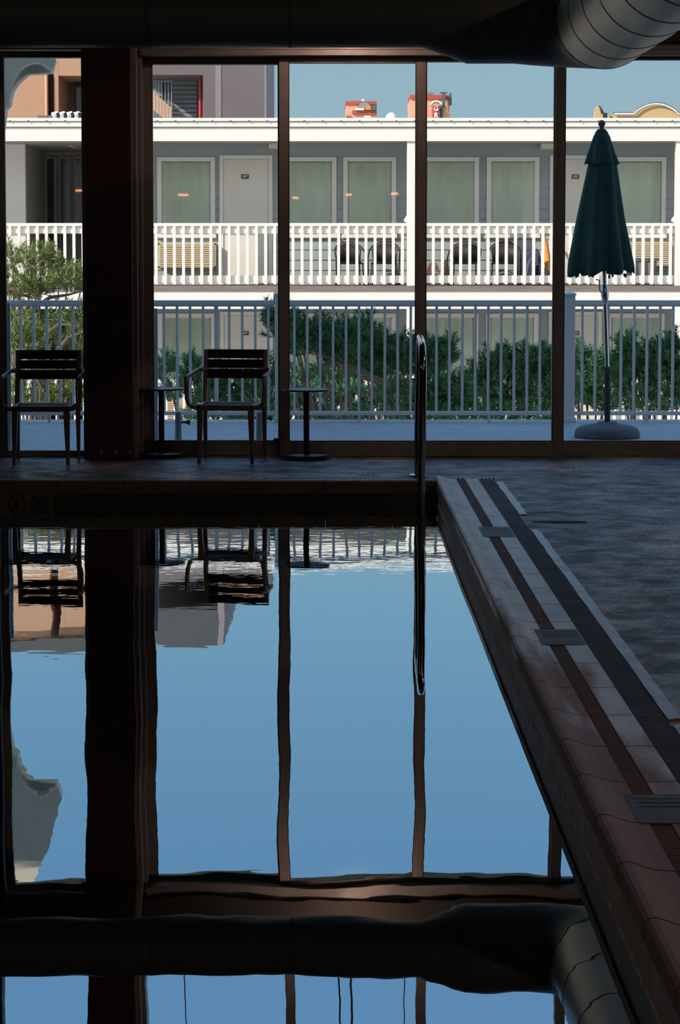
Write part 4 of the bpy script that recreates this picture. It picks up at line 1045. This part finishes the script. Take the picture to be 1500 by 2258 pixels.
t = thing('curved_gable', 'small cream curved gable with a dark side, left of the ochre parapet', 'building', (X(1322, D4), D4, -6))
g = [(1311, 700), (1311.5, 255), (1313, 243), (1316, 236), (1319, 233), (1322, 237), (1325, 247), (1327, 254), (1330, 250), (1330, 700)]
MB().prism_y([(at(x, y, D4).x, at(x, y, D4).z) for x, y in g][::-1], D4, D4+.3).build('gable_wall', 'ochre', t)
g2 = [(x+6, y-1) for x, y in g]
g2 = [(1317, 700), (1318, 250), (1320, 233), (1323, 233), (1328, 240), (1332, 249), (1339, 249), (1339, 700)]
MB().prism_y([(at(x, y, D4+.4).x, at(x, y, D4+.4).z) for x, y in g2][::-1], D4+.3, D4+1.2).build('gable_side', 'slate', t)

# ------------------------------------------------------------------ pines
def pine(label, blobs, seed, m_, dens=1.0, trunk=None, branches=(), L=.15, nl=.065, sparse=False, fl_z=-6.0):
    """blobs: (px, py, rx_px, ry_px, d). shoots of needles fill each ellipsoid"""
    r = np.random.default_rng(seed)
    V = []; F = []; tw = MB()
    d_avg = sum(b[4] for b in blobs)/len(blobs)
    base = at(trunk if trunk else blobs[0][0], 900, d_avg)
    t = thing('pine_shrub', label, 'pine', (base.x, d_avg, fl_z), 'pines beyond the deck railing')
    off = np.array([base.x, d_avg, fl_z])
    tb_ = MB(); core = Vector((base.x, d_avg, -1.7))
    tb_.tube([(base.x+.2, d_avg, fl_z), (base.x+.05, d_avg, -3), core], [.10, .08, .06], 10)
    allV = []; cnt = 0
    for (px, py, rx, ry, d) in blobs:
        s_ = FPX/d; c = at(px, py, d); a, b = rx/s_, ry/s_; dep = max(a*.8, .25)
        k = int(dens*210*(a*b*dep)**.6/.2) + 14
        mid = core.lerp(c, .5)+Vector((r.uniform(-.1, .1), 0, -.12))
        tb_.tube([core, mid, c], [.022, .015, .007], 6)
        for i in range(k):
            u = r.normal(size=3); u /= np.linalg.norm(u); rad = r.uniform(.25, 1)**.45
            p0 = np.array([c.x+a*u[0]*rad, c.y+dep*u[1]*rad, c.z+b*u[2]*rad])
            dr = np.array([u[0]*.55, u[1]*.4, .75+.35*u[2]])+r.normal(size=3)*.22; dr /= np.linalg.norm(dr)
            ln = L*r.uniform(.6, 1.25)
            n = 34
            tt = r.uniform(.05, 1.0, n); az = r.uniform(0, 2*math.pi, n)
            e1 = np.cross(dr, [0, 1, .1]); e1 /= np.linalg.norm(e1); e2 = np.cross(dr, e1)
            side = np.cos(az)[:, None]*e1+np.sin(az)[:, None]*e2
            nd = dr*.75+side*(.75+.2*r.uniform(-1, 1, n))[:, None]; nd /= np.linalg.norm(nd, axis=1)[:, None]
            b0 = p0+dr*(ln*tt)[:, None]
            w_ = np.cross(nd, r.normal(size=(n, 3))); w_ /= (np.linalg.norm(w_, axis=1)[:, None]+1e-9); w_ *= .0052
            ll = nl*r.uniform(.7, 1.2, n)[:, None]
            tri = np.stack([b0-w_, b0+w_, b0+nd*ll], axis=1).reshape(-1, 3)
            allV.append(tri-off); cnt += n
            if i % 3 == 0:
                q = Vector(p0); h = c.lerp(q, .45)+Vector((0, 0, -.03)); tw.tube([h, q, q+Vector(dr)*ln*.7], [.006, .004, .002], 4, cap=False)
    AV = np.concatenate(allV).astype(np.float32); nv = len(AV)
    me = bpy.data.meshes.new('foliage'); me.vertices.add(nv); me.vertices.foreach_set('co', AV.ravel())
    me.loops.add(nv); me.loops.foreach_set('vertex_index', np.arange(nv, dtype=np.int32))
    me.polygons.add(nv//3); me.polygons.foreach_set('loop_start', np.arange(0, nv, 3, dtype=np.int32))
    try: me.polygons.foreach_set('loop_total', np.full(nv//3, 3, dtype=np.int32))
    except Exception: pass
    me.update(calc_edges=True); me.validate()
    me.materials.append(M[m_])
    o = bpy.data.objects.new('foliage', me); C.objects.link(o); o.parent = t
    tb_.build('trunk', 'bark', t, smooth=True); tw.build('twigs', 'bark', t)
    for pts in branches:
        q = [at(a, b, dd) for a, b, dd in pts]
        MB().tube(q, [.03-.022*i/(len(q)-1) for i in range(len(q))], 8).build('branch', 'bark', t, smooth=True)
    return t
pine('sparse sunlit yellow-green pine at the left edge outside the narrow window',
     [(28, 575, 12, 28, 26.5), (20, 640, 22, 30, 26.5), (60, 610, 24, 40, 26), (92, 585, 22, 34, 26.5), (90, 635, 34, 22, 26), (135, 605, 18, 30, 26.5), (150, 630, 24, 20, 26), (182, 625, 18, 20, 26.5), (35, 700, 24, 24, 26), (70, 655, 30, 15, 26.2)],
     11, 'needle_lit', .36, trunk=70, branches=[((60, 720, 26), (40, 655, 26), (25, 620, 26)), ((60, 690, 26), (110, 656, 26), (150, 650, 26), (188, 640, 26)), ((10, 640, 26), (50, 650, 26), (90, 662, 26))], L=.17, nl=.085)
pine('darker green pine low at the left edge behind the first armchair',
     [(40, 745, 24, 22, 24), (20, 770, 20, 35, 24.5), (75, 760, 30, 24, 24), (100, 735, 24, 26, 24.5), (170, 710, 24, 30, 25), (130, 850, 45, 45, 24), (65, 845, 35, 22, 24), (30, 880, 25, 25, 24), (165, 880, 30, 30, 24), (95, 895, 40, 22, 24), (165, 770, 22, 30, 24.5)],
     12, 'needle_lit', .55, trunk=110, branches=[((100, 740, 23.5), (130, 715, 23.5), (160, 718, 23.5)), ((130, 770, 23.5), (150, 745, 23.5), (190, 730, 23.5)), ((60, 800, 23.6), (90, 850, 23.6), (85, 920, 23.6))], L=.16, nl=.075)
pine('low green pine behind the second armchair and first side table',
     [(360, 820, 18, 25, 22.6), (425, 825, 16, 30, 22.6), (440, 860, 30, 35, 22.4), (480, 850, 24, 35, 22.4), (520, 855, 30, 35, 22.4), (565, 850, 32, 40, 22.4), (550, 895, 50, 28, 22.3), (470, 900, 50, 22, 22.3), (590, 830, 16, 36, 22.6), (380, 870, 22, 20, 23), (480, 925, 60, 12, 22.2), (560, 925, 50, 12, 22.2)],
     13, 'needle_dark', 1.0, trunk=510)
pine('reaching dark pine branch with a bare silvery twig, left half of the second panel',
     [(602, 700, 9, 22, 21.2), (604, 730, 10, 16, 21.2), (640, 722, 12, 30, 21.2), (665, 748, 22, 24, 21.1), (690, 738, 16, 22, 21.2), (716, 745, 15, 28, 21.1), (745, 760, 22, 24, 21.1), (700, 772, 34, 16, 21.2), (760, 790, 24, 20, 21.1), (770, 735, 15, 14, 21.2), (660, 775, 16, 12, 21.2), (745, 800, 24, 14, 21.2)],
     14, 'needle_dark', 1.1, trunk=800, branches=[((860, 850, 20.95), (820, 830, 20.95), (770, 808, 20.95), (720, 786, 20.9), (690, 774, 20.9), (668, 773, 20.9)), ((735, 795, 20.9), (720, 806, 20.9), (700, 812, 20.9), (680, 802, 20.9))])
pine('tall dark pine in the middle, crown spiking up inside the second panel',
     [(802, 740, 14, 32, 22), (800, 770, 24, 26, 21.9), (815, 800, 30, 26, 21.9), (835, 765, 16, 26, 22), (790, 815, 28, 26, 22), (850, 820, 26, 26, 22), (862, 795, 18, 18, 22), (888, 780, 16, 22, 22), (900, 810, 24, 26, 22), (925, 785, 20, 30, 22), (960, 790, 22, 26, 22.2), (975, 800, 20, 22, 22.2), (985, 780, 12, 16, 22.2), (945, 820, 24, 22, 22.2)],
     15, 'needle_dark', 1.15, trunk=890, branches=[((840, 850, 21.8), (870, 842, 21.8), (905, 838, 21.8), (945, 830, 21.8)), ((800, 830, 21.8), (840, 848, 21.8), (880, 868, 21.8))])
pine('broad low pine with sunlit yellow tips below the reaching branch',
     [(620, 860, 26, 30, 24), (655, 850, 26, 32, 24), (694, 845, 20, 28, 24.3), (735, 850, 28, 30, 24.3), (770, 855, 26, 26, 24.3), (700, 885, 60, 28, 23.4), (800, 885, 50, 26, 23.4), (630, 895, 36, 26, 23.4), (850, 880, 34, 24, 23.4), (640, 925, 60, 14, 23), (740, 925, 60, 14, 23), (840, 925, 60, 14, 23)],
     16, 'needle_dark', 1.15, trunk=720)
pine('low dark pine filling the foot of the third panel beside the steel rail',
     [(880, 885, 40, 26, 21.3), (940, 880, 40, 30, 21.3), (985, 872, 30, 34, 21.3), (1015, 880, 26, 28, 21.3), (960, 905, 60, 16, 21.3), (930, 925, 60, 14, 21.2), (1010, 925, 50, 14, 21.2)],
     17, 'needle_dark', 1.2, trunk=960)
pine('rounded dense pine in the right half of the third panel',
     [(1060, 850, 24, 36, 22.3), (1090, 820, 26, 32, 22.3), (1125, 810, 26, 32, 22.3), (1160, 812, 26, 32, 22.3), (1182, 800, 16, 26, 22.3), (1210, 815, 22, 32, 22.3), (1235, 830, 22, 36, 22.3), (1120, 860, 50, 36, 22.2), (1190, 865, 50, 34, 22.2), (1060, 890, 30, 24, 22.2), (1240, 880, 30, 30, 22.2), (1140, 900, 70, 16, 22.2), (1100, 925, 50, 10, 22.2), (1200, 922, 50, 10, 22.2)],
     18, 'needle_dark', 1.2, trunk=1160)
pine('dense dark pine just right of the railing post, left of the umbrella pole',
     [(1270, 790, 10, 26, 23.3), (1284, 815, 18, 30, 23.3), (1300, 812, 18, 24, 23.3), (1322, 815, 18, 26, 23.3), (1290, 850, 30, 26, 23.3), (1340, 850, 26, 36, 23.3), (1275, 880, 22, 24, 23.3), (1330, 895, 36, 18, 23.3)],
     19, 'needle_dark', 1.1, trunk=1310)
pine('dense pine with two upright tips at the right edge behind the umbrella base',
     [(1383, 770, 8, 26, 22.2), (1385, 800, 18, 24, 22.2), (1362, 825, 18, 26, 22.2), (1408, 810, 20, 28, 22.2), (1433, 795, 10, 26, 22.3), (1437, 825, 24, 30, 22.2), (1477, 775, 12, 24, 22.3), (1465, 800, 22, 30, 22.2), (1500, 805, 22, 36, 22.2), (1400, 860, 40, 34, 22.1), (1470, 855, 46, 38, 22.1), (1520, 870, 30, 40, 22.1), (1430, 895, 70, 16, 22.1)],
     20, 'needle_dark', 1.15, trunk=1440)
